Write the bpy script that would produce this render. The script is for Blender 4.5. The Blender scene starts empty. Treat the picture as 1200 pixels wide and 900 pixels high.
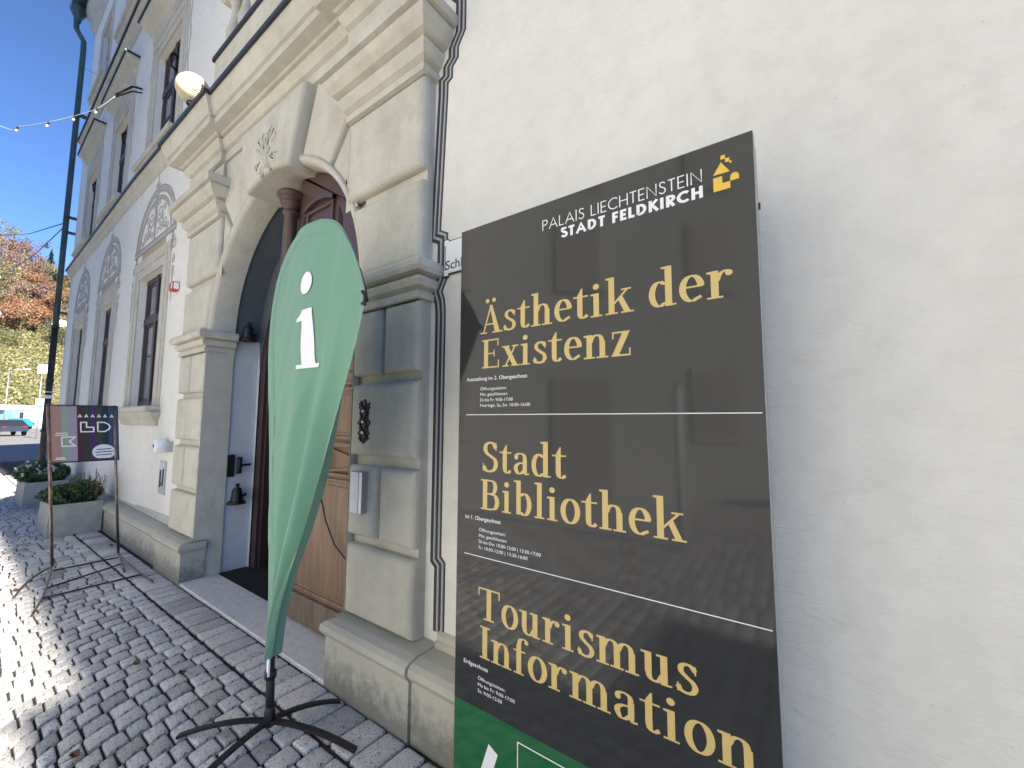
import bpy, math, random
from mathutils import Vector, Matrix, noise
random.seed(7)
sc = bpy.context.scene
col = sc.collection
R = math.radians
PI = math.pi

# ------------------------------------------------------------------ camera
cam_d = bpy.data.cameras.new('camera')
cam = bpy.data.objects.new('camera', cam_d); col.objects.link(cam)
cam_d.sensor_width = 36; cam_d.lens = 36 * 492.06 / 1200
cam_d.clip_start = 0.05; cam_d.clip_end = 2000
_y, _p, _r = R(36.1834), R(5.02503), R(0.27233)
_f = Vector((-math.sin(_y) * math.cos(_p), math.cos(_y) * math.cos(_p), math.sin(_p)))
_rt = Vector((math.cos(_y), math.sin(_y), 0)); _up = _rt.cross(_f)
_r2 = math.cos(_r) * _rt + math.sin(_r) * _up
_u2 = -math.sin(_r) * _rt + math.cos(_r) * _up
_m = Matrix((_r2, _u2, -_f)).transposed().to_4x4()
_m.translation = Vector((0, -1.6595, 1.55))
cam.matrix_world = _m
sc.camera = cam

# ------------------------------------------------------------------ light
SUN_EL, SUN_AZ = 29.0, 0.6          # azimuth measured from +x towards +y (slightly behind the facade)
sd = Vector((math.cos(R(SUN_EL)) * math.cos(R(SUN_AZ)), math.cos(R(SUN_EL)) * math.sin(R(SUN_AZ)), math.sin(R(SUN_EL))))
sl = bpy.data.lights.new('sun', 'SUN'); sl.energy = 4.4; sl.angle = R(0.5); sl.color = (1, .925, .83)
so = bpy.data.objects.new('sun', sl); col.objects.link(so); so.rotation_euler = (-sd).to_track_quat('-Z', 'Y').to_euler()
w = bpy.data.worlds.new('World'); sc.world = w; w.use_nodes = True
nt = w.node_tree
sky = nt.nodes.new('ShaderNodeTexSky'); sky.sky_type = 'NISHITA'; sky.sun_disc = False
sky.sun_elevation = R(SUN_EL); sky.sun_rotation = R(90 - SUN_AZ)
sky.air_density = .52; sky.dust_density = 0.0; sky.ozone_density = 6.0; sky.altitude = 500
bg = nt.nodes['Background']; bg.inputs[1].default_value = .078
nt.links.new(sky.outputs[0], bg.inputs[0])
sc.view_settings.view_transform = 'Standard'; sc.view_settings.look = 'None'
sc.view_settings.gamma = 1; sc.view_settings.exposure = 2.08
sc.render.resolution_x = 1024; sc.render.resolution_y = 768

# ------------------------------------------------------------------ materials
MATS = {}
class NT:
    def __init__(s, m):
        s.t = m.node_tree; s.n = s.t.nodes; s.l = s.t.links
    def node(s, kind, **kw):
        n = s.n.new(kind)
        for k, v in kw.items():
            if k in ('operation', 'blend_type', 'data_type', 'attribute_name', 'noise_dimensions', 'feature', 'wave_type', 'bands_direction', 'distance', 'interpolation_type'):
                setattr(n, k, v)
            else: n.inputs[k].default_value = v
        return n
    def link(s, a, b): s.l.new(a, b)
    def noise(s, scale, detail=4, rough=.5, vec=None, dist=0):
        n = s.node('ShaderNodeTexNoise', Scale=scale, Detail=detail, Roughness=rough, Distortion=dist)
        if vec is not None: s.link(vec, n.inputs['Vector'])
        return n.outputs['Fac']
    def ramp(s, fac, stops):
        n = s.n.new('ShaderNodeValToRGB'); s.link(fac, n.inputs[0])
        e = n.color_ramp.elements
        while len(e) < len(stops): e.new(.5)
        for k, (p, c) in enumerate(stops):
            e[k].position = p; e[k].color = (*c, 1) if len(c) == 3 else c
        return n.outputs[0]
    def mix(s, fac, a, b, mode='MIX'):
        n = s.n.new('ShaderNodeMix'); n.data_type = 'RGBA'; n.blend_type = mode
        for inp, v in ((n.inputs[0], fac), (n.inputs[6], a), (n.inputs[7], b)):
            if isinstance(v, (int, float)): inp.default_value = v
            elif isinstance(v, tuple): inp.default_value = (*v, 1) if len(v) == 3 else v
            else: s.link(v, inp)
        return n.outputs[2]
    def math(s, op, a, b=0.0):
        n = s.n.new('ShaderNodeMath'); n.operation = op
        for inp, v in ((n.inputs[0], a), (n.inputs[1], b)):
            if isinstance(v, (int, float)): inp.default_value = v
            else: s.link(v, inp)
        return n.outputs[0]
    def coord(s, scale=(1, 1, 1), kind='Object'):
        t = s.n.new('ShaderNodeTexCoord'); m = s.n.new('ShaderNodeMapping')
        s.link(t.outputs[kind], m.inputs[0]); m.inputs['Scale'].default_value = scale
        return m.outputs[0]
    def pos(s, scale=(1, 1, 1)):
        t = s.n.new('ShaderNodeNewGeometry'); m = s.n.new('ShaderNodeMapping')
        s.link(t.outputs['Position'], m.inputs[0]); m.inputs['Scale'].default_value = scale
        return m.outputs[0]
    def bump(s, h, strength=.3, dist=.01):
        n = s.node('ShaderNodeBump', Strength=strength, Distance=dist); s.link(h, n.inputs['Height'])
        s.link(n.outputs[0], s.n['Principled BSDF'].inputs['Normal']); return n
    def base(s, c): s.link(c, s.n['Principled BSDF'].inputs['Base Color'])
    def set(s, name, v):
        i = s.n['Principled BSDF'].inputs[name]
        if isinstance(v, (int, float, tuple)): i.default_value = v
        else: s.link(v, i)

def mat(name, c, rough=.7, metal=0.0, spec=None):
    m = bpy.data.materials.new(name); m.use_nodes = True
    b = m.node_tree.nodes['Principled BSDF']
    b.inputs['Base Color'].default_value = (*c, 1); b.inputs['Roughness'].default_value = rough
    b.inputs['Metallic'].default_value = metal
    if spec is not None: b.inputs['Specular IOR Level'].default_value = spec
    m.diffuse_color = (*c, 1)
    MATS[name] = m
    return m, NT(m)

def plaster(name, c1, c2, bump=.25, streak=.0):
    m, n = mat(name, c1, .85)
    p = n.pos()
    big = n.noise(1.3, 5, .6, p); mid = n.noise(9, 5, .6, p); fine = n.noise(160, 3, .6, p); trow = n.noise(22, 4, .55, p, .6)
    c = n.mix(n.ramp(big, [(.35, (0, 0, 0)), (.7, (1, 1, 1))]), c1, c2)
    c = n.mix(n.math('MULTIPLY', n.ramp(mid, [(.42, (0, 0, 0)), (.75, (1, 1, 1))]), .5), c, tuple(x * .86 for x in c2))
    sp = n.noise(70, 2, .5, n.pos((1, 1, 1)))
    c = n.mix(n.ramp(sp, [(.70, (0, 0, 0)), (.76, (.35, .35, .35))]), c, tuple(x * .55 for x in c2))
    if streak:
        st = n.noise(1.6, 6, .65, n.pos((1.6, 1.6, .5)))
        c = n.mix(n.math('MULTIPLY', n.ramp(st, [(.5, (0, 0, 0)), (.8, (1, 1, 1))]), streak), c, tuple(x * .74 for x in c2))
    n.base(c)
    h = n.math('ADD', n.math('MULTIPLY', trow, .8), n.math('MULTIPLY', fine, .16))
    if name == 'stone_paint':
        gr = n.noise(3.2, 7, .72, n.pos((1, 1, .8)))
        c = n.mix(n.math('MULTIPLY', n.ramp(gr, [(.50, (0, 0, 0)), (.68, (1, 1, 1))]), .42), c, (.34, .32, .255))
        ck = n.noise(1.1, 8, .8, p, 1.4); cr_ = n.ramp(ck, [(.492, (0, 0, 0)), (.4985, (1, 1, 1)), (.5015, (1, 1, 1)), (.508, (0, 0, 0))])
        pit = n.ramp(n.noise(48, 3, .6, p), [(.66, (0, 0, 0)), (.72, (1, 1, 1))])
        c = n.mix(n.math('MULTIPLY', pit, .35), c, (.27, .25, .20)); n.base(c)
        h = n.math('SUBTRACT', h, n.math('MULTIPLY', pit, .35))
        h = n.math('SUBTRACT', h, n.math('MULTIPLY', cr_, .10))
    if name == 'wall_plaster':
        c = n.mix(n.math('MULTIPLY', n.ramp(n.noise(.55, 6, .7, p), [(.45, (0, 0, 0)), (.7, (1, 1, 1))]), .5), c, (.66, .645, .59)); n.base(c)
        tr = n.noise(7, 3, .5, n.pos((.5, 1, 2.2)), 1.2); h = n.math('ADD', h, n.math('MULTIPLY', n.ramp(tr, [(.48, (0, 0, 0)), (.52, (1, 1, 1))]), .25))
    n.bump(h, bump, .02)
    return m
plaster('wall_plaster', (.80, .775, .695), (.74, .715, .635), .26, .14)
plaster('stone_paint', (.58, .55, .455), (.49, .465, .385), .3, .38)
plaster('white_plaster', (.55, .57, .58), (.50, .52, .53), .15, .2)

# plinth: the same painted stone, darker and more broken in tone towards its foot
m, n = mat('plinth_paint', (.45, .43, .35), .85)
p = n.pos(); b1 = n.noise(2.2, 5, .6, p); b2 = n.noise(14, 6, .7, p)
c = n.mix(n.ramp(b1, [(.35, (0, 0, 0)), (.7, (1, 1, 1))]), (.47, .45, .37), (.38, .37, .31))
sx = n.n.new('ShaderNodeSeparateXYZ'); n.link(n.pos(), sx.inputs[0])
zf = n.math('MULTIPLY', n.math('SUBTRACT', .26, sx.outputs[2]), 2.2)
st = n.ramp(n.math('ADD', b2, zf), [(.62, (0, 0, 0)), (.98, (1, 1, 1))])
c = n.mix(n.math('MULTIPLY', st, .75), c, (.13, .13, .115)); n.base(c)
n.bump(n.noise(35, 5, .6, p), .3, .015)

def granite(name, c1, c2, spk, scale=220, tint=False, rough=.75):
    m, n = mat(name, c1, rough)
    co = n.coord() if tint else n.pos()
    v = n.node('ShaderNodeTexVoronoi', Scale=scale); n.link(co, v.inputs['Vector'])
    f1 = n.noise(scale * .8, 3, .6, co)
    c = n.mix(n.ramp(f1, [(.38, (0, 0, 0)), (.62, (1, 1, 1))]), c1, c2)
    f2 = n.noise(scale * .55, 2, .5, co)
    c = n.mix(n.ramp(f2, [(.60, (0, 0, 0)), (.66, (1, 1, 1))]), c, spk)
    big = n.noise(14, 4, .6, n.pos())
    c = n.mix(n.math('MULTIPLY', n.ramp(big, [(.45, (0, 0, 0)), (.75, (1, 1, 1))]), .4), c, tuple(x * .6 for x in c2))
    if tint:
        a = n.node('ShaderNodeAttribute', attribute_name='tint'); c = n.mix(1.0, c, a.outputs['Color'], 'MULTIPLY')
    n.base(c); n.bump(n.math('ADD', n.noise(90, 4, .6, co), n.math('MULTIPLY', n.noise(18, 3, .5, co), 1.5)), .45, .006)
    return m
granite('cobble_granite', (.68, .665, .64), (.52, .51, .50), (.07, .07, .07), 200, True)
granite('sett_granite', (.64, .625, .60), (.48, .47, .455), (.08, .08, .08), 190, True)
granite('step_granite', (.74, .73, .71), (.62, .61, .59), (.15, .15, .15), 300)
m, n = mat('joint_dirt', (.035, .033, .03), .95); n.bump(n.noise(120, 5, .7, n.pos()), .8, .01)
c = n.ramp(n.noise(6, 5, .6, n.pos()), [(.3, (.02, .019, .018)), (.55, (.038, .034, .028)), (.8, (.035, .045, .02))]); n.base(c)
m, n = mat('asphalt', (.10, .10, .10), .9); n.base(n.ramp(n.noise(3, 6, .7, n.pos()), [(.3, (.17, .165, .155)), (.7, (.23, .225, .215))])); n.bump(n.noise(150, 3, .6, n.pos()), .3, .01)

def wood(name, c1, c2, rough=.45, sc_=(9, 9, .6), bump=.15):
    m, n = mat(name, c1, rough)
    p = n.pos(sc_); g = n.noise(3.2, 8, .65, p, 1.2); g2 = n.noise(26, 4, .6, p)
    c = n.mix(n.ramp(g, [(.3, (0, 0, 0)), (.7, (1, 1, 1))]), c1, c2)
    c = n.mix(n.math('MULTIPLY', n.ramp(g2, [(.5, (0, 0, 0)), (.7, (1, 1, 1))]), .3), c, tuple(x * .45 for x in c1))
    n.base(c); n.bump(n.math('ADD', g, g2), bump, .004); return m
wood('door_wood', (.25, .155, .085), (.13, .075, .04), .42, (7, 7, .5), .25)
wood('door_wood_worn', (.20, .15, .11), (.09, .065, .045), .7, (5, 5, 1.2), .3)
wood('door_wood_red', (.10, .05, .04), (.06, .028, .024), .35)
wood('window_wood', (.055, .032, .03), (.035, .02, .02), .5)
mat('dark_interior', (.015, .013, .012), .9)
m, n = mat('mat_fibre', (.012, .012, .016), 1.0); n.bump(n.noise(400, 2, .5, n.pos()), .8, .01)
m, n = mat('glass_pane', (.035, .045, .05), .06); n.set('Specular IOR Level', .8); n.base(n.ramp(n.noise(1.5, 3, .5, n.pos((5, 1, .6))), [(.35, (.05, .06, .068)), (.5, (.12, .135, .145)), (.7, (.26, .28, .29))]))
m, n = mat('copper_green', (.045, .085, .085), .5, .3); n.base(n.ramp(n.noise(3, 4, .6, n.pos()), [(.3, (.035, .07, .072)), (.7, (.07, .115, .11))]))
m, n = mat('pipe_iron', (.045, .035, .03), .5, .2); n.base(n.ramp(n.noise(8, 4, .6, n.pos()), [(.3, (.03, .025, .024)), (.7, (.075, .05, .04))]))
mat('sheet_metal', (.035, .04, .05), .45, .3)
m, n = mat('black_iron', (.012, .014, .015), .5, .3); n.bump(n.noise(60, 3, .6, n.pos()), .3, .005)
m, n = mat('sign_panel', (.04, .04, .04), .10, 0, .38)
pn = n.noise(5, 5, .6, n.pos((1, 1, .3))); n.base(n.mix(pn, (.029, .030, .031), (.035, .036, .037)))
n.set('Roughness', n.math('ADD', n.math('MULTIPLY', n.noise(2.5, 4, .6, n.pos()), .05), .04))
m, n = mat('sign_side', (.42, .44, .47), .35, .7); n.bump(n.noise(300, 2, .5, n.pos((1, 1, .05))), .1, .002)
m, n = mat('sign_green', (.018, .12, .045), .05, 0, .5)
mat('gold_print', (.60, .44, .16), .4); mat('white_print', (.80, .80, .80), .45); mat('yellow_print', (.80, .50, .06), .4)
mat('black_print', (.02, .02, .02), .5)
m, n = mat('flag_fabric', (.20, .42, .29), .75)
a = n.noise(900, 1, .5, n.pos()); n.base(n.mix(a, (.12, .27, .185), (.15, .32, .22))); n.set('Sheen Weight', .2)
mat('flag_sleeve', (.115, .31, .20), .75)
mat('flag_white', (.82, .82, .88), .7)
mat('matt_black', (.012, .012, .014), .45)
m, n = mat('stand_steel', (.17, .12, .10), .3, .8); n.base(n.ramp(n.noise(14, 4, .6, n.pos()), [(.35, (.13, .10, .085)), (.7, (.30, .22, .18))]))
m, n = mat('concrete', (.33, .33, .31), .9); n.base(n.ramp(n.noise(7, 6, .7, n.pos()), [(.3, (.27, .27, .25)), (.7, (.37, .37, .345))])); n.bump(n.noise(60, 4, .6, n.pos()), .3, .008)
mat('soil', (.03, .022, .016), 1.0)
def leafmat(name, a, b, c_=None):
    m, n = mat(name, a, .6)
    g = n.n.new('ShaderNodeAttribute'); g.attribute_name = 'tint'
    x = n.n.new('ShaderNodeSeparateColor'); n.link(g.outputs['Color'], x.inputs[0])
    n.base(n.ramp(x.outputs[0], [(.0, a), (.5, b), (1.0, c_ or b)])); return m
leafmat('shrub_leaf', (.02, .05, .018), (.045, .10, .03), (.10, .16, .05))
leafmat('flower_white', (.5, .5, .45), (.75, .75, .68), (.8, .8, .75))
leafmat('seedhead', (.07, .045, .03), (.14, .09, .05))
mat('bark', (.10, .08, .06), .9)
m, n = mat('scroll_paint', (.24, .215, .20), .85); n.base(n.ramp(n.noise(12, 4, .6, n.pos()), [(.3, (.34, .31, .275)), (.7, (.47, .435, .39))]))
mat('scroll_dark', (.25, .225, .20), .85); mat('scroll_light', (.50, .48, .44), .85)
mat('ochre_paint', (.42, .33, .22), .85)
m, n = mat('border_black', (.05, .05, .055), .8); m, n = mat('border_grey', (.26, .26, .265), .8); m, n = mat('border_light', (.46, .45, .44), .8)
m, n = mat('ball_cream', (.72, .62, .40), .8)
wv = n.node('ShaderNodeTexWave', Scale=26.0, Distortion=4.0, Detail=2.0); n.link(n.pos(), wv.inputs['Vector'])
n.bump(wv.outputs['Fac'], .7, .012); n.base(n.mix(wv.outputs['Fac'], (.55, .45, .27), (.80, .73, .55)))

# ------------------------------------------------------------------ mesh helpers
def bend(x, y): return y + (.018 * (-8.5 - x) if x < -8.5 else 0)

class MB:
    def __init__(s, bend=False): s.v = []; s.f = []; s.t = []; s.sm = []; s.bend = bend; s.cur = (1, 1, 1)
    def add(s, vs, fs, smooth=False, tint=None):
        o = len(s.v); s.v += [tuple(v) for v in vs]
        s.f += [tuple(i + o for i in f) for f in fs]; s.sm += [smooth] * len(fs); s.t += [tint or s.cur] * len(fs)
        return s
    def box(s, x0, x1, y0, y1, z0, z1):
        v = [(x, y, z) for z in (z0, z1) for y in (y0, y1) for x in (x0, x1)]
        return s.add(v, [(0, 2, 3, 1), (4, 5, 7, 6), (0, 1, 5, 4), (1, 3, 7, 5), (3, 2, 6, 7), (2, 0, 4, 6)])
    def bbox(s, x0, x1, y0, y1, z0, z1, b=.01, faces='all'):
        # bevelled box: stacked rings in z with chamfer
        def ring(i, z): return [(x0 + i, y0 + i, z), (x1 - i, y0 + i, z), (x1 - i, y1 - i, z), (x0 + i, y1 - i, z)]
        rs = [ring(b, z0), ring(0, z0 + b), ring(0, z1 - b), ring(b, z1)]
        v = [p for r in rs for p in r]; f = [(3, 2, 1, 0), (12, 13, 14, 15)]
        for k in range(3):
            for i in range(4): j = (i + 1) % 4; f.append((4 * k + i, 4 * k + j, 4 * k + 4 + j, 4 * k + 4 + i))
        # vertical edges chamfered by a small rotation are left sharp
        return s.add(v, f)
    def poly_xz(s, pts, yb, yf, bev=0.0, smooth=False):
        """prism of a CCW (seen from -y) polygon in x,z between yb (back) and yf (front, smaller y), front edge bevelled"""
        n = len(pts)
        A = sum(pts[i][0] * pts[(i + 1) % n][1] - pts[(i + 1) % n][0] * pts[i][1] for i in range(n))
        if A < 0: pts = pts[::-1]
        rings = [[(x, yb, z) for x, z in pts]]
        if bev > 0:
            def inset(d):
                out = []
                for i in range(n):
                    p0, p1, p2 = (Vector(pts[i - 1]), Vector(pts[i]), Vector(pts[(i + 1) % n]))
                    e1 = (p1 - p0).normalized(); e2 = (p2 - p1).normalized()
                    n1 = Vector((-e1.y, e1.x)); n2 = Vector((-e2.y, e2.x))
                    k = 1 + n1.dot(n2); k = max(k, .3)
                    out.append(p1 + (n1 + n2) * (d / k))
                return out
            rings.append([(x, yf + bev, z) for x, z in pts])
            for a_ in ((22, 45, 68, 90) if bev > .02 else (45, 90)):
                q = inset(bev * (1 - math.cos(R(a_)))); rings.append([(x, yf + bev * (1 - math.sin(R(a_))), z) for x, z in q])
        else: rings.append([(x, yf, z) for x, z in pts])
        v = [p for r in rings for p in r]; f = []
        for k in range(len(rings) - 1):
            for i in range(n):
                j = (i + 1) % n; f.append((k * n + i, k * n + j, k * n + n + j, k * n + n + i))
        L = (len(rings) - 1) * n
        f.append(tuple(L + i for i in range(n)))
        return s.add(v, f, smooth)
    def sweep_ret(s, prof, xl, xr, yf, ends=(True, True), yw=0.0):
        """moulding: prof = [(out, z)] running along x at wall plane yf, mitred returns back to yw"""
        rows = []
        for o, z in prof:
            r = []
            if ends[0]: r += [(xl - o, yw, z), (xl - o, yf - o, z)]
            else: r += [(xl, yf - o, z)]
            if ends[1]: r += [(xr + o, yf - o, z), (xr + o, yw, z)]
            else: r += [(xr, yf - o, z)]
            rows.append(r)
        m = len(rows[0]); v = [p for r in rows for p in r]; f = []
        for k in range(len(rows) - 1):
            for i in range(m - 1): f.append((k * m + i, k * m + i + 1, (k + 1) * m + i + 1, (k + 1) * m + i))
        return s.add(v, f)
    def tube(s, path, r, n=8, caps=True, smooth=True):
        P = [Vector(p) for p in path]; rr = r if isinstance(r, (list, tuple)) else [r] * len(P)
        v = []; f = []; up = None
        for i, p in enumerate(P):
            t = (P[min(i + 1, len(P) - 1)] - P[max(i - 1, 0)]).normalized()
            if up is None: up = Vector((0, 0, 1)) if abs(t.z) < .9 else Vector((0, 1, 0))
            a = t.cross(up).normalized(); b = a.cross(t).normalized(); up = b
            for k in range(n):
                q = 2 * PI * k / n; v.append(p + (a * math.cos(q) + b * math.sin(q)) * rr[i])
        for i in range(len(P) - 1):
            for k in range(n): f.append((i * n + k, i * n + (k + 1) % n, (i + 1) * n + (k + 1) % n, (i + 1) * n + k))
        s.add(v, f, smooth)
        if caps:
            o = len(s.v) - len(v)
            s.f += [tuple(o + k for k in range(n))[::-1], tuple(o + (len(P) - 1) * n + k for k in range(n))]; s.sm += [False] * 2; s.t += [s.cur] * 2
        return s
    def lathe(s, prof, c, n=16, axis=(0, 0, 1), smooth=True):
        q = Vector((0, 0, 1)).rotation_difference(Vector(axis)); c = Vector(c); v = []; f = []
        for r, h in prof:
            for k in range(n):
                a = 2 * PI * k / n; v.append(c + q @ Vector((r * math.cos(a), r * math.sin(a), h)))
        for i in range(len(prof) - 1):
            for k in range(n): f.append((i * n + k, i * n + (k + 1) % n, (i + 1) * n + (k + 1) % n, (i + 1) * n + k))
        return s.add(v, f, smooth)
    def ribbon(s, pts, wd, y, dep=.004, closed=False):
        """flat painted/raised band following pts (x,z), width wd, front at y-dep"""
        P = [Vector(p) for p in pts]; n = len(P); L = []; Rr = []
        ww = wd if isinstance(wd, (list, tuple)) else [wd] * n
        for i in range(n):
            a = P[(i - 1) % n] if (closed or i > 0) else P[i]; b = P[(i + 1) % n] if (closed or i < n - 1) else P[i]
            e1 = (P[i] - a); e2 = (b - P[i])
            if e1.length < 1e-9: e1 = e2
            if e2.length < 1e-9: e2 = e1
            e1 = e1.normalized(); e2 = e2.normalized(); n1 = Vector((-e1.y, e1.x)); n2 = Vector((-e2.y, e2.x))
            mm = (n1 + n2) / max(1 + n1.dot(n2), .4)
            L.append(P[i] + mm * ww[i] / 2); Rr.append(P[i] - mm * ww[i] / 2)
        v = [(p.x, y - dep, p.y) for p in L] + [(p.x, y - dep, p.y) for p in Rr] + [(p.x, y, p.y) for p in L] + [(p.x, y, p.y) for p in Rr]
        f = []
        for i in range(n if closed else n - 1):
            j = (i + 1) % n
            f += [(i, n + i, n + j, j), (i, j, 2 * n + j, 2 * n + i), (n + j, n + i, 3 * n + i, 3 * n + j)]
        return s.add(v, f)
    def build(s, name, m, parent=None, loc=(0, 0, 0), kind=None, tint=False):
        me = bpy.data.meshes.new(name)
        vs = [(x, bend(x, y), z) for x, y, z in s.v] if s.bend else s.v
        if parent is not None and loc == (0, 0, 0) and getattr(parent, 'matrix_world', None) is not None:
            pl = parent_origin(parent); vs = [(x - pl[0], y - pl[1], z - pl[2]) for x, y, z in vs]
        elif loc != (0, 0, 0): vs = [(x - loc[0], y - loc[1], z - loc[2]) for x, y, z in vs]
        me.from_pydata([tuple(v) for v in vs], [], s.f); me.validate(clean_customdata=False)
        if len(me.polygons) == len(s.f):
            me.polygons.foreach_set('use_smooth', s.sm)
            if tint:
                at = me.color_attributes.new('tint', 'FLOAT_COLOR', 'CORNER'); data = []
                for pl_, tt in zip(me.polygons, s.t): data += [*tt, 1.0] * pl_.loop_total
                at.data.foreach_set('color', data)
        me.update()
        ms = m if isinstance(m, (list, tuple)) else [m]
        for q in ms: me.materials.append(MATS[q] if isinstance(q, str) else q)
        o = bpy.data.objects.new(name, me); col.objects.link(o)
        if parent is not None: o.parent = parent
        o.location = loc
        if kind: o['kind'] = kind
        return o

def parent_origin(p):
    x = Vector((0, 0, 0))
    while p is not None: x += Vector(p.location); p = p.parent
    return x
def tag(o, label=None, cat=None, group=None, kind=None):
    if label: o['label'] = label
    if cat: o['category'] = cat
    if group: o['group'] = group
    if kind: o['kind'] = kind
    return o
def empty(name, loc, label=None, cat=None, group=None):
    o = bpy.data.objects.new(name, None); col.objects.link(o); o.location = loc; o.empty_display_size = .2
    return tag(o, label, cat, group)
def arc(cx, cz, rx, rz, a0, a1, n): return [(cx + rx * math.cos(R(a0 + (a1 - a0) * i / n)), cz + rz * math.sin(R(a0 + (a1 - a0) * i / n))) for i in range(n + 1)]

# ================================================================== GROUND
g = MB(); g.add([(-700, -400, -.05), (700, -400, -.05), (700, 400, -.05), (-700, 400, -.05)], [(0, 1, 2, 3)])
tag(g.build('ground', 'asphalt'), kind='structure')
pave = MB(); pave.add([(-24, -8.2, -.018), (6, -8.2, -.018), (6, .3, -.018), (-24, .3, -.018)], [(0, 1, 2, 3)])
pave.add([(-24, -8.2, -.049), (-24, .3, -.049), (-24, .3, -.018), (-24, -8.2, -.018)], [(0, 1, 2, 3)])
pavement = tag(pave.build('pavement', 'joint_dirt'), kind='structure')
tag(MB().add([(-130, -8.0, -.02), (-24, -8.0, -.02), (-24, 14, -.02), (-130, 14, -.02)], [(0, 1, 2, 3)]).build('road', 'asphalt'), kind='structure')

def stone(mb, quad, h=0.0, ch=.0075, dep=.03, tint=None, rnd=.24):
    """cobble with rounded corners from a CCW quad of 2-D points"""
    P = [Vector(q) for q in quad]; c = sum(P, Vector((0, 0))) / 4
    ring = []
    for i in range(4):
        a, b, d = P[i - 1], P[i], P[(i + 1) % 4]
        ring += [b + (a - b) * rnd * .45, b + ((a - b) + (d - b)) * rnd * .09, b + (d - b) * rnd * .45]
    n = len(ring)
    def rr(k, z): return [(c.x + (p.x - c.x) * k, c.y + (p.y - c.y) * k, z) for p in ring]
    sz = max(.03, min((P[0] - P[1]).length, (P[1] - P[2]).length))
    v = rr(1, h - dep) + rr(1, h - ch) + rr(1 - ch * .8 / sz, h - ch * .35) + rr(1 - ch * 2.2 / sz, h)
    v = [(x, y, z + (noise.noise(Vector((x * 19, y * 19, h * 50))) * .0025 if z > h - ch else 0)) for x, y, z in v]
    f = [(k * n + i, k * n + (i + 1) % n, (k + 1) * n + (i + 1) % n, (k + 1) * n + i) for k in range(3) for i in range(n)]
    mb.add(v, f, True, tint); o = len(mb.v) - n
    mb.f.append(tuple(o + i for i in range(n))); mb.sm.append(True); mb.t.append(tint or mb.cur)

def rtint():
    b = random.choice([1, 1, 1.05, .95, 1.1, .85, .72, 1.0]) * random.uniform(.9, 1.08)
    wv_ = random.uniform(-.025, .035); return (b * (1 + wv_), b, b * (1 - wv_))
# edge course of large setts along the plinth
stones = []
x = 1.2
edge_line = -.435
while x > -18:
    wd = random.uniform(.125, .20) if x > -4 else random.uniform(.12, .18)
    y1 = -.205 if True else 0
    gp = .007
    q = [(x - wd + gp, edge_line + gp + random.uniform(-.004, .004)), (x - gp, edge_line + gp + random.uniform(-.004, .004)), (x - gp, y1 - .004), (x - wd + gp, y1 - .004)]
    stones.append(('edge_sett', q, rtint())); x -= wd
# segmental-arc field
Rr_ = 1.30; seg = Rr_ * math.sin(R(45)) * 2
def field(j, s, segi):
    # s : arc length from crown; segment 0 starts at its crown on the edge line
    if segi == 0: th = s / Rr_; return Vector((j * .126 + Rr_ * (1 - math.cos(th)), edge_line - .012 - Rr_ * math.sin(th)))
    return Vector((j * .126 + .40 + .05 * math.sin(s * 1.3 + segi), edge_line - .012 - Rr_ * math.sin(R(45)) - seg * (segi - 1) - s))
for segi in range(0, 5):
    Ltot = Rr_ * R(45) if segi == 0 else seg
    for j in range(-170 if segi < 2 else -140, 12):
        s = -random.uniform(0, .05) if segi else random.uniform(-.001, 0)
        while s < Ltot:
            ln = random.uniform(.092, .138)
            if random.random() < .12: ln *= .75
            e = min(s + ln, Ltot + .03)
            gp = .0066; s0 = max(s, 0) + gp if segi == 0 else s + gp
            if e - s0 > .03:
                jt = random.uniform(-.02, .02)
                q = [field(j + .05 + jt, e - gp, segi), field(j + .95 + jt, e - gp, segi), field(j + .95 + jt, s0, segi), field(j + .05 + jt, s0, segi)]
                q = [(p.x + random.uniform(-.003, .003), p.y + random.uniform(-.003, .003)) for p in q]
                cx = sum(p[0] for p in q) / 4; cy = sum(p[1] for p in q) / 4
                if -23 < cx < 2 and cy > -8: stones.append(('cobblestone', q, rtint()))
            s = e
def view_size(q):
    cx = sum(p[0] for p in q) / 4; cy = sum(p[1] for p in q) / 4
    d = Vector((cx, cy + 1.6595, -1.55)); dep = d.dot(_f)
    if dep < .4: return 0
    X = 600 + 492 * d.dot(_r2) / dep; Y_ = 450 - 492 * d.dot(_u2) / dep
    if not (-15 < X < 560 and Y_ < 915): return 0
    return 1 / dep
cb = sorted([s for s in stones if s[0] == 'cobblestone'], key=lambda s: -view_size(s[1]))
es = sorted([s for s in stones if s[0] == 'edge_sett'], key=lambda s: -view_size(s[1]))
def put(lst, nm, m, nind):
    for k, (_, q, t) in enumerate(lst[:nind]):
        c = (sum(p[0] for p in q) / 4, sum(p[1] for p in q) / 4, 0)
        b_ = MB(); stone(b_, q, random.uniform(-.004, .004), tint=t); b_.build(nm, m, pavement, loc=c, tint=True)
    r = MB()
    for _, q, t in lst[nind:]: stone(r, q, random.uniform(-.004, .004), tint=t)
    if r.v: r.build(nm + '_field', m, pavement, kind='stuff', tint=True)
put(cb, 'cobblestone', 'cobble_granite', 300)
put(es, 'edge_sett', 'sett_granite', 90)

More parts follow.
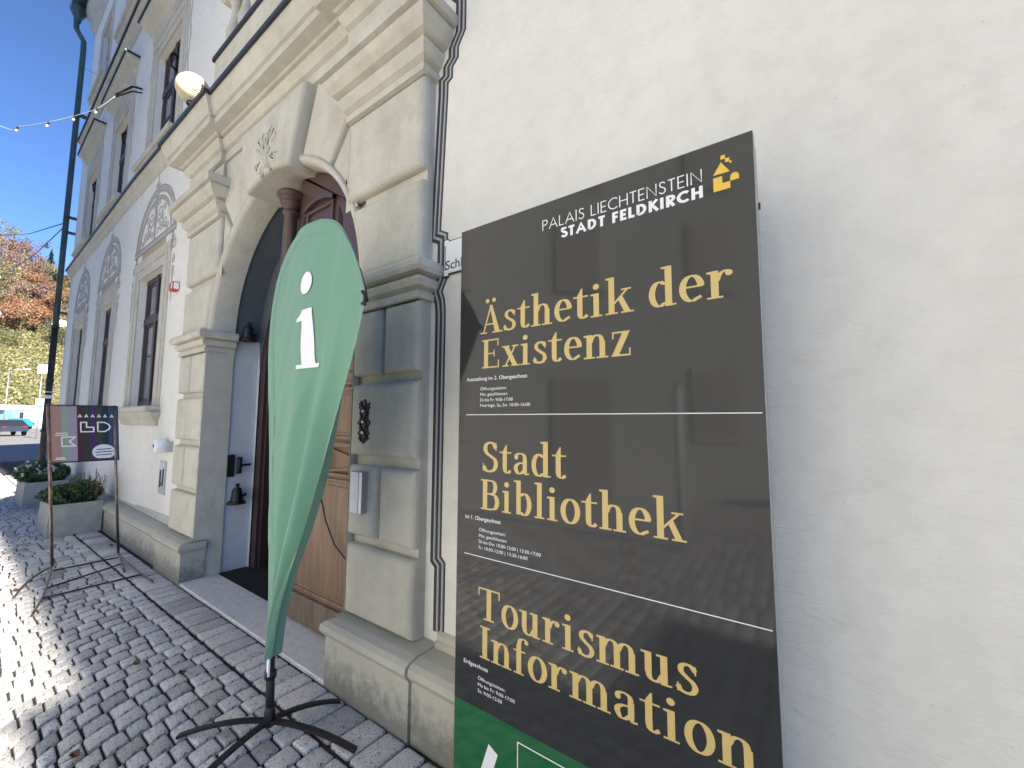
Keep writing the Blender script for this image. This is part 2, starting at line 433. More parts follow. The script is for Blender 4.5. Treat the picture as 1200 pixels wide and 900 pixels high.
# ================================================================== PALACE
pal = empty('palace', (-4, 0, 0), 'large pale plastered palace with an arched stone portal and painted window ornaments', 'building')
def P(mb, name, m, parent=None, **k): return mb.build(name, m, parent or pal, **k)
XE = -15.3; XN = 14.0; ZT = 12.6
WC = [-7.57, -10.45, -13.25]
OW, OH0, OH1 = .56, 1.72, 3.62       # ground-floor opening half width, sill, head
UH0, UH1 = 5.45, 7.22; TH0, TH1 = 9.3, 10.9
holes = []
for c_ in WC: holes += [(c_ - OW, c_ + OW, OH0, OH1), (c_ - OW, c_ + OW, UH0, UH1), (c_ - .48, c_ + .48, TH0, TH1)]
for c_ in (-3.685,): holes += [(c_ - .62, c_ + .62, 5.45, 7.6), (c_ - .5, c_ + .5, TH0, TH1)]
DX0, DX1 = -5.0, -2.37
holes.append((DX0, DX1, -.1, 4.0))
xs = sorted({XE, XN, *[h[0] for h in holes], *[h[1] for h in holes], -11.8, -9.0, -6}); zs = sorted({-.05, ZT, *[h[2] for h in holes], *[h[3] for h in holes]})
wl = MB(True)
for i in range(len(xs) - 1):
    for j in range(len(zs) - 1):
        xa, xb, za, zb = xs[i], xs[i + 1], zs[j], zs[j + 1]; mx, mz = (xa + xb) / 2, (za + zb) / 2
        if any(h[0] < mx < h[1] and h[2] < mz < h[3] for h in holes): continue
        wl.add([(xa, 0, za), (xb, 0, za), (xb, 0, zb), (xa, 0, zb)], [(0, 1, 2, 3)])
for h in holes[:-1]:
    x0, x1, z0, z1 = h; d = .16
    wl.add([(x0, 0, z0), (x1, 0, z0), (x1, 0, z1), (x0, 0, z1), (x0, d, z0), (x1, d, z0), (x1, d, z1), (x0, d, z1)], [(0, 4, 5, 1), (1, 5, 6, 2), (2, 6, 7, 3), (3, 7, 4, 0)])
# door niche wall above the arch behind the voussoirs, filled with the arch face
ACX, ACZ, AR = -3.685, 2.40, 1.275
a = arc(ACX, ACZ, AR, AR, 0, 180, 40)
for i in range(40):
    (xa, za), (xb, zb) = a[i], a[i + 1]
    wl.add([(xa, -.02, za), (xa, -.02, 4.2), (xb, -.02, 4.2), (xb, -.02, zb)], [(0, 1, 2, 3)])
wl.box(DX0, -4.962, -.02, .1, -.05, 4.2); wl.box(-2.408, DX1, -.02, .1, -.05, 4.2)
wl.add([(XE, 0, -.05), (XE, 0, ZT), (XE, 9.3, ZT), (XE, 9.3, -.05)], [(0, 1, 2, 3)])
wl.add([(XN, 0, -.05), (XN, 0, ZT), (XN, 9.3, ZT), (XN, 9.3, -.05)], [(3, 2, 1, 0)])
wl.add([(XE, 9.3, -.05), (XN, 9.3, -.05), (XN, 9.3, ZT), (XE, 9.3, ZT)], [(3, 2, 1, 0)])
P(wl, 'wall', 'wall_plaster')
rf = MB(True); rf.add([(XE - .3, -.02, ZT + .12), (XN, -.02, ZT + .12), (XN, 4.7, 16.2), (XE + 3, 4.7, 16.2), (XE - .3, 9.5, ZT + .1), (XN, 9.5, ZT + .1)], [(0, 1, 2, 3), (3, 2, 5, 4), (0, 3, 4), (1, 5, 2), (0, 4, 5, 1)])
mat('roof_tile', (.16, .08, .055), .85); P(rf, 'roof', 'roof_tile')

# plinth -----------------------------------------------------------
def plinth(x0, x1, yf, top, nm='plinth_block', ends=(False, False)):
    b_ = MB(True); x0 += .002; x1 -= .002
    prof = [(0, -.03), (0, top - .10), (.012, top - .085), (.028, top - .06), (.024, top - .03), (.0, top - .012), (-.05, top)]
    b_.sweep_ret(prof, x0, x1, yf, ends, yw=0)
    n_ = len(prof)
    o_ = prof[-1][0]; b_.add([(x0, yf - o_, top), (x1, yf - o_, top), (x1, 0, top), (x0, 0, top)], [(0, 1, 2, 3)])
    if not ends[0]: b_.add([(x0, yf - o, z) for o, z in prof] + [(x0, 0, top), (x0, 0, -.03)], [tuple(range(n_ + 2))])
    if not ends[1]: b_.add([(x1, yf - o, z) for o, z in prof] + [(x1, 0, top), (x1, 0, -.03)], [tuple(range(n_ + 2))[::-1]])
    return P(b_, nm, 'plinth_paint')
plinth(-2.43, -1.685, -.20, .375, ends=(True, False))
xx = -1.685
for wd in (1.35, 1.4, 1.5, 1.4, 1.5, 1.5, 1.5, 1.5, 1.5): plinth(xx, min(xx + wd, XN - .1), -.185, .37); xx += wd
plinth(-5.72, -4.94, -.20, .375, ends=(False, True))
xx = -5.72
for wd in (.92, 1.05, .95, 1.1, 1.0, 1.1, 1.05, 1.1, 1.1, 1.1): plinth(max(xx - wd, XE), xx, -.165, .36); xx -= wd
# narrow plaster fillet moulding just above plinth on the left
for (xa, xb) in ((XE, -5.74), (-1.68, 9)):
    f_ = MB(True)
    f_.sweep_ret([(.0, .36), (.035, .365), (.035, .395), (.02, .405), (.02, .43), (0, .445)], xa, xb, -.001, (False, False)); P(f_, 'plinth_fillet', 'stone_paint')

# pilasters and rusticated blocks -------------------------------------
def rblock(x0, x1, z0, z1, yf=-.112, yb=-.045, bev=.040, nm='rusticated_block'):
    b_ = MB(); b_.poly_xz([(x0, z0), (x1, z0), (x1, z1), (x0, z1)], yb, yf, bev); return P(b_, nm, 'stone_paint')
courses = [('w', .385, .80), ('p', .852, 1.275), ('w', 1.335, 1.775), ('p', 1.828, 2.235)]
for (pa, pb, jam) in ((-2.405, -1.795, 'r'), (-5.70, -4.965, 'l')):
    core = MB(); core.box(pa + .004, pb - .006, -.052, .0, .34, 4.25); 
    P(core, 'pilaster_core', 'stone_paint')
    for kd, z0, z1 in courses:
        if kd == 'w': rblock(pa, pb, z0, z1)
        else:
            mid = (pa + pb) / 2 - (.02 if jam == 'r' else .04); rblock(pa, mid - .024, z0, z1); rblock(mid + .024, pb, z0, z1)
# blocks above impost cut by arch
def arcx(z): return math.sqrt(max(0, (AR + .055) ** 2 - (z - ACZ) ** 2))
for sgn, po, pi_ in ((1, -1.795, -2.55), (-1, -5.70, -4.82)):
    z0, z1 = 2.47, 2.955
    ed = [(ACX + sgn * arcx(z0 + (z1 - z0) * k / 6), z0 + (z1 - z0) * k / 6) for k in range(7)]
    b_ = MB(); b_.poly_xz([(po, z0)] + ed + [(po, z1)], -.045, -.112, .04); P(b_, 'rusticated_block', 'stone_paint')
    b_ = MB(); b_.poly_xz([(po, 3.03), (pi_, 3.03), (pi_, 3.60), (po, 3.60)] if sgn > 0 else [(pi_, 3.03), (po, 3.03), (po, 3.60), (pi_, 3.60)], -.045, -.112, .042); P(b_, 'rusticated_block', 'stone_paint')
    b_ = MB(); xa, xb = min(po, pi_), max(po, pi_); b_.box(xa + .01, xb - .01, -.098, -.045, 3.60, 4.25); P(b_, 'pilaster_neck', 'stone_paint')
# imposts
imp = [(.0, 2.235), (.022, 2.238), (.024, 2.275), (.008, 2.28), (.008, 2.29), (.040, 2.305), (.052, 2.335), (.050, 2.352), (.034, 2.356), (.034, 2.366), (.082, 2.372), (.094, 2.395), (.094, 2.42), (.080, 2.445), (-.05, 2.462)]
for xl, xr, e in ((-2.405, -1.795, (True, True)), (-5.70, -4.965, (True, True))):
    b_ = MB(); b_.sweep_ret(imp, xl + .0, xr, -.10, e, yw=.155 if xl < -4 else 0.0)
    b_.add([(xl - .03, .0, 2.46), (xl, -.07, 2.46), (xr, -.07, 2.46), (xr + .03, .1, 2.46)], [(0, 1, 2, 3)])
    P(b_, 'impost', 'stone_paint')
# capitals
cap = [(.0, 3.60), (.028, 3.603), (.030, 3.645), (.012, 3.650), (.012, 3.662), (.048, 3.685), (.070, 3.725), (.074, 3.752), (.052, 3.757), (.052, 3.768), (.10, 3.785), (.135, 3.825), (.150, 3.868), (.140, 3.873), (.140, 3.882), (.176, 3.885), (.180, 3.945), (.165, 3.965), (-.04, 3.975)]
for xl, xr in ((-2.53, -1.80), (-5.68, -4.84)):
    b_ = MB(); b_.sweep_ret(cap, xl, xr, -.10, (True, True)); b_.add([(xl - .14, 0, 3.965), (xl - .14, -.24, 3.965), (xr + .14, -.24, 3.965), (xr + .14, 0, 3.965)], [(0, 1, 2, 3)]); P(b_, 'capital', 'stone_paint')
# voussoirs
def pt(ang, r): return (ACX + r * math.cos(R(ang)), ACZ + r * math.sin(R(ang)))
def vous(a0, a1, outer, yf=-.085, nm='voussoir', bev=.03, ri=AR + .055, parent=None):
    b_ = MB(); inner = [pt(a0 + (a1 - a0) * k / 8, ri) for k in range(9)]
    b_.poly_xz(inner + outer, -.03, yf, bev); return P(b_, nm, 'stone_paint')
ZV = 4.19
tz = lambda ang: ACX + (ZV - ACZ) / math.tan(R(ang))
g_ = 1.1
vous(28, 50 - g_, [(-2.575, ACZ + (-2.575 - ACX) * math.tan(R(50 - g_))), (-2.575, 3.02)], -.075)
vous(50 + g_, 71.5 - .7, [(tz(71.5 - .7), ZV), (-2.575, ZV), (-2.575, ACZ + (-2.575 - ACX) * math.tan(R(50 + g_)))])
vous(108.5 + .7, 131 - g_, [(-4.80, ACZ + (-4.80 - ACX) * math.tan(R(131 - g_))), (-4.80, ZV), (tz(109.2), ZV)])
vous(131 + g_, 152, [(-4.80, 3.02), (-4.80, ACZ + (-4.80 - ACX) * math.tan(R(131 + g_)))], -.075)
key = MB(); key.poly_xz([pt(108 - k * 36 / 8, AR - .045) for k in range(9)] + [(tz(72) - .0, ZV), (tz(108), ZV)], .14, -.17, .035)
keyo = P(key, 'keystone', 'stone_paint')
# carved butterfly-like foliage on the keystone
cv = MB()
def blob(cx, cz, rx, rz, rot, h=.03):
    n_ = 14; pts = []
    for k in range(n_):
        a_ = 2 * PI * k / n_; x_ = rx * math.cos(a_); z_ = rz * math.sin(a_) * (1 - .35 * math.cos(a_)); c0, s0 = math.cos(R(rot)), math.sin(R(rot)); pts.append((cx + x_ * c0 - z_ * s0, cz + x_ * s0 + z_ * c0))
    cv.poly_xz(pts, -.165, -.165 - h, h * .6, True)
for sg in (-1, 1):
    for (dx, dz, rx_, rz_, an_) in ((.10, 3.905, .115, .045, 52), (.155, 3.88, .07, .026, 35), (.05, 3.93, .10, .022, 76), (.115, 3.72, .085, .038, -38), (.16, 3.74, .06, .02, -10), (.06, 3.665, .06, .024, -62)):
        an2 = an_ if sg > 0 else 180 - an_
        blob(ACX + sg * dx, dz, rx_, rz_, an2, .012); blob(ACX + sg * dx * 1.02, dz, rx_ * .66, rz_ * .34, an2, .018)
    cv.ribbon([(ACX + sg * (.045 + .03 * math.cos(R(t)) * (1 - t / 800)), 3.815 + .03 * math.sin(R(t)) * (1 - t / 800)) for t in range(0, 400, 30)], .010, -.168, .014)
blob(ACX, 3.80, .13, .026, 90, .018); blob(ACX, 3.96, .026, .026, 0, .020)
cv.build('carved_ornament', 'stone_paint', keyo)
# arch ring lip and intrados
rg = MB()
for (r0, r1, yb, yf) in ((AR, AR + .062, .0, -.088),):
    a0_, a1_ = 0, 180; n_ = 48
    A_ = arc(ACX, ACZ, r0, r0, a0_, a1_, n_); B_ = arc(ACX, ACZ, r0 + .022, r0 + .022, a0_, a1_, n_); C_ = arc(ACX, ACZ, r1, r1, a0_, a1_, n_)
    v = [(x, .15, z) for x, z in A_] + [(x, yf + .038, z) for x, z in A_] + [(x, yf, z) for x, z in B_] + [(x, yf, z) for x, z in C_] + [(x, -.01, z) for x, z in C_]
    f = [(k * (n_ + 1) + i, k * (n_ + 1) + i + 1, (k + 1) * (n_ + 1) + i + 1, (k + 1) * (n_ + 1) + i) for k in range(4) for i in range(n_)]
    rg.add(v, f, True)
P(rg, 'arch_ring', 'stone_paint')
jb = MB(); jb.add([(-4.961, -.10, .0), (-4.961, -.10, 2.45), (-4.961, .15, 2.45), (-4.961, .15, 0)], [(0, 1, 2, 3)]); P(jb, 'jamb', 'stone_paint'); jb = MB(); jb.add([(-2.409, -.10, .0), (-2.409, -.10, 2.45), (-2.409, .15, 2.45), (-2.409, .15, 0)], [(3, 2, 1, 0)])
P(jb, 'jamb', 'stone_paint')
# white plaster inner reveal, vault and lunette wall with lower arched opening
iv = MB(); n_ = 40; R2 = AR + .02
for yy0, yy1 in ((.15, .40),):
    A_ = [(-3.685 - R2, 0)] + [(ACX - R2 * math.cos(PI * k / n_), ACZ + R2 * math.sin(PI * k / n_)) for k in range(n_ + 1)] + [(-3.685 + R2, 0)]
    for (xa, za), (xb, zb) in zip(A_[:-1], A_[1:]): iv.add([(xa, yy0, za), (xb, yy0, zb), (xb, yy1, zb), (xa, yy1, za)], [(0, 1, 2, 3)])
R3, Z3 = 1.25, 2.05
wr = MB()
iv, iv_low = MB(), iv
for _i in list(range(len(iv_low.f))):
    if max(iv_low.v[q][2] for q in iv_low.f[_i]) > 2.41: iv.add([iv_low.v[q] for q in iv_low.f[_i]], [(0, 1, 2, 3)])
_keep = [f_ for f_ in iv_low.f if max(iv_low.v[q][2] for q in f_) <= 2.41]
_l = MB(); [_l.add([iv_low.v[q] for q in f_], [(0, 1, 2, 3)]) for f_ in _keep]; iv_low = _l
for k in range(n_):
    a0_, a1_ = PI * k / n_, PI * (k + 1) / n_
    o0 = (ACX - R2 * math.cos(a0_), ACZ + R2 * math.sin(a0_)); o1 = (ACX - R2 * math.cos(a1_), ACZ + R2 * math.sin(a1_))
    i0 = (ACX - R3 * math.cos(a0_), Z3 + R3 * math.sin(a0_)); i1 = (ACX - R3 * math.cos(a1_), Z3 + R3 * math.sin(a1_))
    iv.add([(o0[0], .40, o0[1]), (o1[0], .40, o1[1]), (i1[0], .40, i1[1]), (i0[0], .40, i0[1])], [(0, 1, 2, 3)])
    iv.add([(i0[0], .40, i0[1]), (i1[0], .40, i1[1]), (i1[0], .44, i1[1]), (i0[0], .44, i0[1])], [(0, 1, 2, 3)])
for sx_ in (-1, 1): iv_low.add([(ACX + sx_ * R2, .40, 0), (ACX + sx_ * R2, .40, ACZ), (ACX + sx_ * R3, .40, Z3), (ACX + sx_ * R3, .40, 0)], [(0, 1, 2, 3)])
plaster('shaded_vault_plaster', (.10, .115, .13), (.075, .09, .105), .15, .2)  # shade of the recess put into the colour of the vault plaster
_a, _b = MB(), MB()
for f_ in iv_low.f: (_a if iv_low.v[f_[0]][0] < ACX else _b).add([iv_low.v[q] for q in f_], [(0, 1, 2, 3)])
P(_a, 'inner_reveal', 'white_plaster'); P(_b, 'inner_reveal', 'white_plaster'); P(iv, 'vault', 'shaded_vault_plaster')
# hall behind
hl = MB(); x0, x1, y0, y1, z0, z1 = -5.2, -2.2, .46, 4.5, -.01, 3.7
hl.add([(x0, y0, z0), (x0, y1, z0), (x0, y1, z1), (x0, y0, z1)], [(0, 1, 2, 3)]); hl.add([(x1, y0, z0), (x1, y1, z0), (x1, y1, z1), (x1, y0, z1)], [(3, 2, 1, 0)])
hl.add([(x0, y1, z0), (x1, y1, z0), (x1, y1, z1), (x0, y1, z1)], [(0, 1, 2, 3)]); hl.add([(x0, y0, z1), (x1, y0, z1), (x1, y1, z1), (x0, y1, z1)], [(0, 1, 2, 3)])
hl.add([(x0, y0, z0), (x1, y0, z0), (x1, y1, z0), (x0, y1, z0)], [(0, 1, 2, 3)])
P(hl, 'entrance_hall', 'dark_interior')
# frame of inner door (arched, dark wood)
fr = MB()
for (ri, ro, yb, yf) in ((R3 - .11, R3 + .0, .52, .41), (R3 - .15, R3 - .06, .56, .44)):
    pts_o = [(ACX - ro, 0)] + [(ACX - ro * math.cos(PI * k / 32), Z3 + ro * math.sin(PI * k / 32)) for k in range(33)] + [(ACX + ro, 0)]
    pts_i = [(ACX - ri, 0)] + [(ACX - ri * math.cos(PI * k / 32), Z3 + ri * math.sin(PI * k / 32)) for k in range(33)] + [(ACX + ri, 0)]
    for k in range(len(pts_o) - 1):
        a_, b_, c_, d_ = pts_o[k], pts_o[k + 1], pts_i[k + 1], pts_i[k]
        fr.add([(a_[0], yf, a_[1]), (b_[0], yf, b_[1]), (c_[0], yf, c_[1]), (d_[0], yf, d_[1]), (c_[0], yb, c_[1]), (d_[0], yb, d_[1])], [(0, 1, 2, 3), (3, 2, 4, 5)])
P(fr, 'door_frame', 'window_wood')
lf = MB(); lf.box(-4.86, -4.80, .58, 1.75, .03, 2.9); lf.box(-4.80, -4.785, .66, 1.65, .3, 1.3); lf.box(-4.80, -4.785, .66, 1.65, 1.5, 2.7)
P(lf, 'open_door_leaf', 'window_wood')
# doorstep and mat
ds = MB(); ds.bbox(-4.96, -2.41, -.192, .125, -.02, .012, .004); P(ds, 'doorstep', 'step_granite')
mt = MB(); mt.box(-4.96, -2.41, .128, .9, -.02, .008); P(mt, 'door_mat', 'mat_fibre')

# closed right-hand door leaf with arched top
def lx(z, e=0): return ACX + math.sqrt(max(0, (AR - .01 - e) ** 2 - (z - ACZ) ** 2)) if z > ACZ else ACX + AR - .01 - e
def leafpoly(z0, z1, x0, e=.0):
    n_ = 14; right = [(lx(z0 + (z1 - z0) * k / n_, e), z0 + (z1 - z0) * k / n_) for k in range(n_ + 1)]
    return [(x0, z0)] + right + [(x0, z1)]
L0 = -3.62
lf = MB()
lf.poly_xz(leafpoly(.03, 3.66, L0), .13, .085, 0)
leaf = P(lf, 'door_leaf', 'door_wood')
def dpart(nm, m, fn): b_ = MB(); fn(b_); return b_.build(nm, m, leaf)
dpart('bottom_rail', 'door_wood_worn', lambda b: b.poly_xz([(L0 + .02, .035), (-2.415, .035), (-2.415, .235), (L0 + .02, .235)], .09, .055, .012))
def frame_(b, x0, x1, z0, z1, w_, yb, yf):
    for q in ([(x0, z0), (x1, z0), (x1, z0 + w_), (x0, z0 + w_)], [(x0, z1 - w_), (x1, z1 - w_), (x1, z1), (x0, z1)], [(x0, z0 + w_), (x0 + w_, z0 + w_), (x0 + w_, z1 - w_), (x0, z1 - w_)], [(x1 - w_, z0 + w_), (x1, z0 + w_), (x1, z1 - w_), (x1 - w_, z1 - w_)]):
        b.poly_xz(q, yb, yf, .008)
dpart('lower_panel', 'door_wood', lambda b: (frame_(b, L0 + .14, -2.42, .25, 1.13, .03, .09, .072), b.poly_xz([(L0 + .30, .30), (-2.55, .30), (-2.55, 1.08), (L0 + .30, 1.08)], .09, .078, .01)))
dpart('lock_rail', 'door_wood', lambda b: (b.poly_xz([(L0 + .1, 1.145), (-2.412, 1.145), (-2.412, 1.175), (L0 + .1, 1.175)], .09, .05, .01), b.poly_xz([(L0 + .1, 1.355), (-2.412, 1.355), (-2.412, 1.395), (L0 + .1, 1.395)], .09, .045, .012),
    b.ribbon([(-2.95, 1.345), (-2.42, 1.25)], .018, .09, .03), b.ribbon([(-2.95, 1.18), (-2.42, 1.235)], .018, .09, .03)))
dpart('middle_panel', 'door_wood', lambda b: (frame_(b, L0 + .2, -2.42, 1.41, 1.79, .03, .09, .068), b.poly_xz([(L0 + .30, 1.46), (-2.50, 1.46), (-2.50, 1.74), (L0 + .30, 1.74)], .09, .074, .01)))
dpart('upper_rail', 'door_wood', lambda b: (b.poly_xz([(L0 + .1, 1.80), (-2.412, 1.80), (-2.412, 1.83), (L0 + .1, 1.83)], .09, .05, .01), b.poly_xz([(L0 + .1, 1.90), (-2.412, 1.90), (-2.412, 1.94), (L0 + .1, 1.94)], .09, .05, .01)))
dpart('upper_panel', 'door_wood', lambda b: frame_(b, L0 + .2, -2.44, 2.0, 2.62, .035, .09, .066))
# tympanum of the leaf: darker red arched top with arched-head panel
dpart('tympanum', 'door_wood_red', lambda b: (b.poly_xz(leafpoly(2.70, 3.655, L0 + .10, .004), .09, .062, 0),
    frame_(b, -3.38, -2.98, 2.80, 3.27, .03, .07, .04), b.ribbon([(-3.40, 3.28), (-3.30, 3.315), (-3.18, 3.33), (-3.06, 3.315), (-2.96, 3.28)], .03, .07, .045)))
dpart('tympanum_slot', 'dark_interior', lambda b: (b.poly_xz([(-3.45, 2.80), (-3.40, 2.80), (-3.40, 3.26), (-3.45, 3.26)], .07, .058), b.poly_xz([(-2.92, 2.78), (-2.87, 2.78), (-2.87, 3.10), (-2.92, 3.20)], .07, .058)))
dpart('transom', 'door_wood_red', lambda b: b.poly_xz([(L0, 2.62), (-2.42, 2.62), (-2.42, 2.70), (L0, 2.70)], .09, .02, .02))
kn = MB(); kn.lathe([(.0, -.02), (.025, -.015), (.035, .0), (.03, .02), (0, .03)], (-2.985, .06, 1.35), 12, (0, -1, 0)); kn.tube([(-2.985 + .028 * math.sin(R(t)), .035, 1.255 + .095 * math.cos(R(t))) for t in range(0, 361, 30)], .02, 8)
kn.build('door_knocker', 'black_iron', leaf)
# central post with turned capital
ps = MB(); pc = (-3.60, .02, 0)
ps.lathe([(.0, 2.62), (.085, 2.62), (.085, 2.70), (.06, 2.74), (.050, 3.30), (.066, 3.315), (.066, 3.33), (.05, 3.34), (.055, 3.36), (.085, 3.395), (.09, 3.41), (.075, 3.418), (.10, 3.44), (.115, 3.455), (.118, 3.475), (.105, 3.50), (0, 3.505)], pc, 20)
P(ps, 'door_post', 'door_wood_red')

# entablature ------------------------------------------------------
E_ = [(.0, 4.19), (.03, 4.192), (.032, 4.275), (.016, 4.28), (.016, 4.292), (.05, 4.31), (.078, 4.355), (.084, 4.385), (.064, 4.39), (.064, 4.402), (.10, 4.41), (.112, 4.425), (.195, 4.432), (.20, 4.485), (.184, 4.49), (.184, 4.50), (.214, 4.512), (.228, 4.555), (.250, 4.60), (.262, 4.655)]
C_ = [(.262, 4.655), (.285, 4.650), (.288, 4.685), (.26, 4.70), (-.06, 4.74)]
for xl, xr, yf, e in ((-5.68, -4.84, -.105, (True, True)), (-4.84, -2.53, -.065, (False, False)), (-2.53, -1.80, -.105, (True, True))):
    b_ = MB(); b_.sweep_ret(E_, xl, xr, yf, e); P(b_, 'entablature', 'stone_paint')
    b_ = MB(); b_.sweep_ret(C_, xl, xr, yf - .0015, e); b_.add([(xl, yf + .06, 4.74), (xr, yf + .06, 4.74), (xr, 0, 4.74), (xl, 0, 4.74)], [(0, 1, 2, 3)]); P(b_, 'cornice_flashing', 'sheet_metal')
bk = MB(); bk.box(-4.84, -2.53, -.063, -.0, 4.16, 4.70); P(bk, 'frieze', 'stone_paint')
# balcony block on the cornice
bb = MB(); bb.box(-4.56, -2.0, -.315, -.0, 4.74, 5.0); bal = P(bb, 'balcony', 'stone_paint')
fl = MB(); fl.box(-4.585, -1.98, -.335, 0, 5.0, 5.04); fl.build('balcony_flashing', 'sheet_metal', bal)
for k in range(9):
    b_ = MB(); b_.lathe([(.05, 5.04), (.06, 5.06), (.045, 5.09), (.04, 5.12), (.075, 5.22), (.08, 5.28), (.055, 5.38), (.04, 5.50), (.05, 5.55), (.045, 5.58), (.06, 5.60), (.06, 5.64)], (-4.42 + k * .27, -.21, 0), 14); b_.build('baluster', 'stone_paint', bal)
rl = MB(); rl.bbox(-4.58, -1.98, -.30, -.10, 5.64, 5.76, .02); rl.build('handrail', 'stone_paint', bal)

# facade string courses ---------------------------------------------
def string(x0, x1, z, o=1.0, flash=True):
    b_ = MB(True); pr = [(0, z - .20), (.015, z - .195), (.02, z - .15), (.055, z - .10), (.06, z - .06), (.09, z - .035), (.095, z)]
    pr = [(a_ * o, z_) for a_, z_ in pr]; xs_ = [x0, -12.5, -10.5, -8.5, x1] if x0 < -12 else [x0, x1]
    for q in range(len(xs_) - 1): b_.sweep_ret(pr, xs_[q], xs_[q + 1], 0, (False, False))
    s_ = P(b_, 'string_course', 'stone_paint')
    c = MB(True); pr = [(.095 * o, z), (.115 * o, z - .012), (.118 * o, z + .03), (0, z + .06)]
    for q in range(len(xs_) - 1): c.sweep_ret(pr, xs_[q], xs_[q + 1], -.001, (False, False))
    c.build('flashing', 'sheet_metal', s_)
string(XE, -5.9, 5.28, 1.0); string(XE, 6, 8.75, 1.2)
string(-1.6, 6, 5.28)
cr = MB(True)
for q in range(3): cr.sweep_ret([(0, 11.75), (.02, 11.76), (.02, 11.9), (.08, 12.0), (.10, 12.2), (.16, 12.3), (.2, 12.42), (.2, 12.62), (0, 12.7)], [XE, -11.8, -9][q], [-11.8, -9, -5][q], 0, (q == 0, False))
P(cr, 'eaves_cornice', 'stone_paint')
gt = MB(True)
gp_ = [( .20 + .11 - .13 * math.cos(R(t)), 12.62 - .13 * math.sin(R(t))) for t in range(0, 181, 20)] 
gp_ = [(.33 - .13 * math.cos(R(t)), 12.66 - .13 * math.sin(R(t))) for t in range(0, 181, 20)]
for xa, xb in ((XE - .35, -12), (-12, -9), (-9, -5)): gt.sweep_ret(gp_, xa, xb, 0, (False, False))
gt.add([(XE - .35, bend(XE, -o) - bend(XE, 0) , z) for o, z in gp_], [tuple(range(len(gp_)))])
P(gt, 'gutter', 'copper_green')
PX, PY = -15.42, -.05
pp = MB(); pp.tube([(XE - .2, -.20, 12.55), (XE - .2, -.22, 12.2), (XE - .18, -.21, 11.9), (PX, -.06, 11.6), (PX, PY, 11.3), (PX, PY, 6.0), (PX, PY, 3.9)], .058, 12)
pp.lathe([(.0, 12.62), (.16, 12.62), (.17, 12.4), (.08, 12.2), (.06, 12.1)], (XE - .2, -.20, 0), 12)
P(pp, 'downpipe', 'copper_green')
pi2 = MB(); pi2.tube([(PX, PY, 3.9), (PX, PY, .75), (PX + .02, PY - .02, .35)], .062, 12)
for z_ in (.55, 1.25, 3.85, 2.5): pi2.lathe([(.062, z_ - .03), (.08, z_ - .02), (.08, z_ + .02), (.062, z_ + .03)], (PX, PY, 0), 12)
pi2.lathe([(.10, 0), (.10, .35), (.062, .45)], (PX, PY, 0), 12)
P(pi2, 'pipe_foot', 'pipe_iron')
for z_ in (1.3, 4.2, 6.3, 6.7, 9.5): _k = MB(); _k.box(PX - .02, PX + .14, PY - .015, .14, z_, z_ + .03); P(_k, 'pipe_bracket', 'pipe_iron')
st_ = MB(); st_.lathe([(.0635, 2.05), (.0635, 2.13)], (PX, PY, 0), 12); st_.lathe([(.0635, 2.2), (.0635, 2.22)], (PX, PY, 0), 12); P(st_, 'sticker', 'white_print')

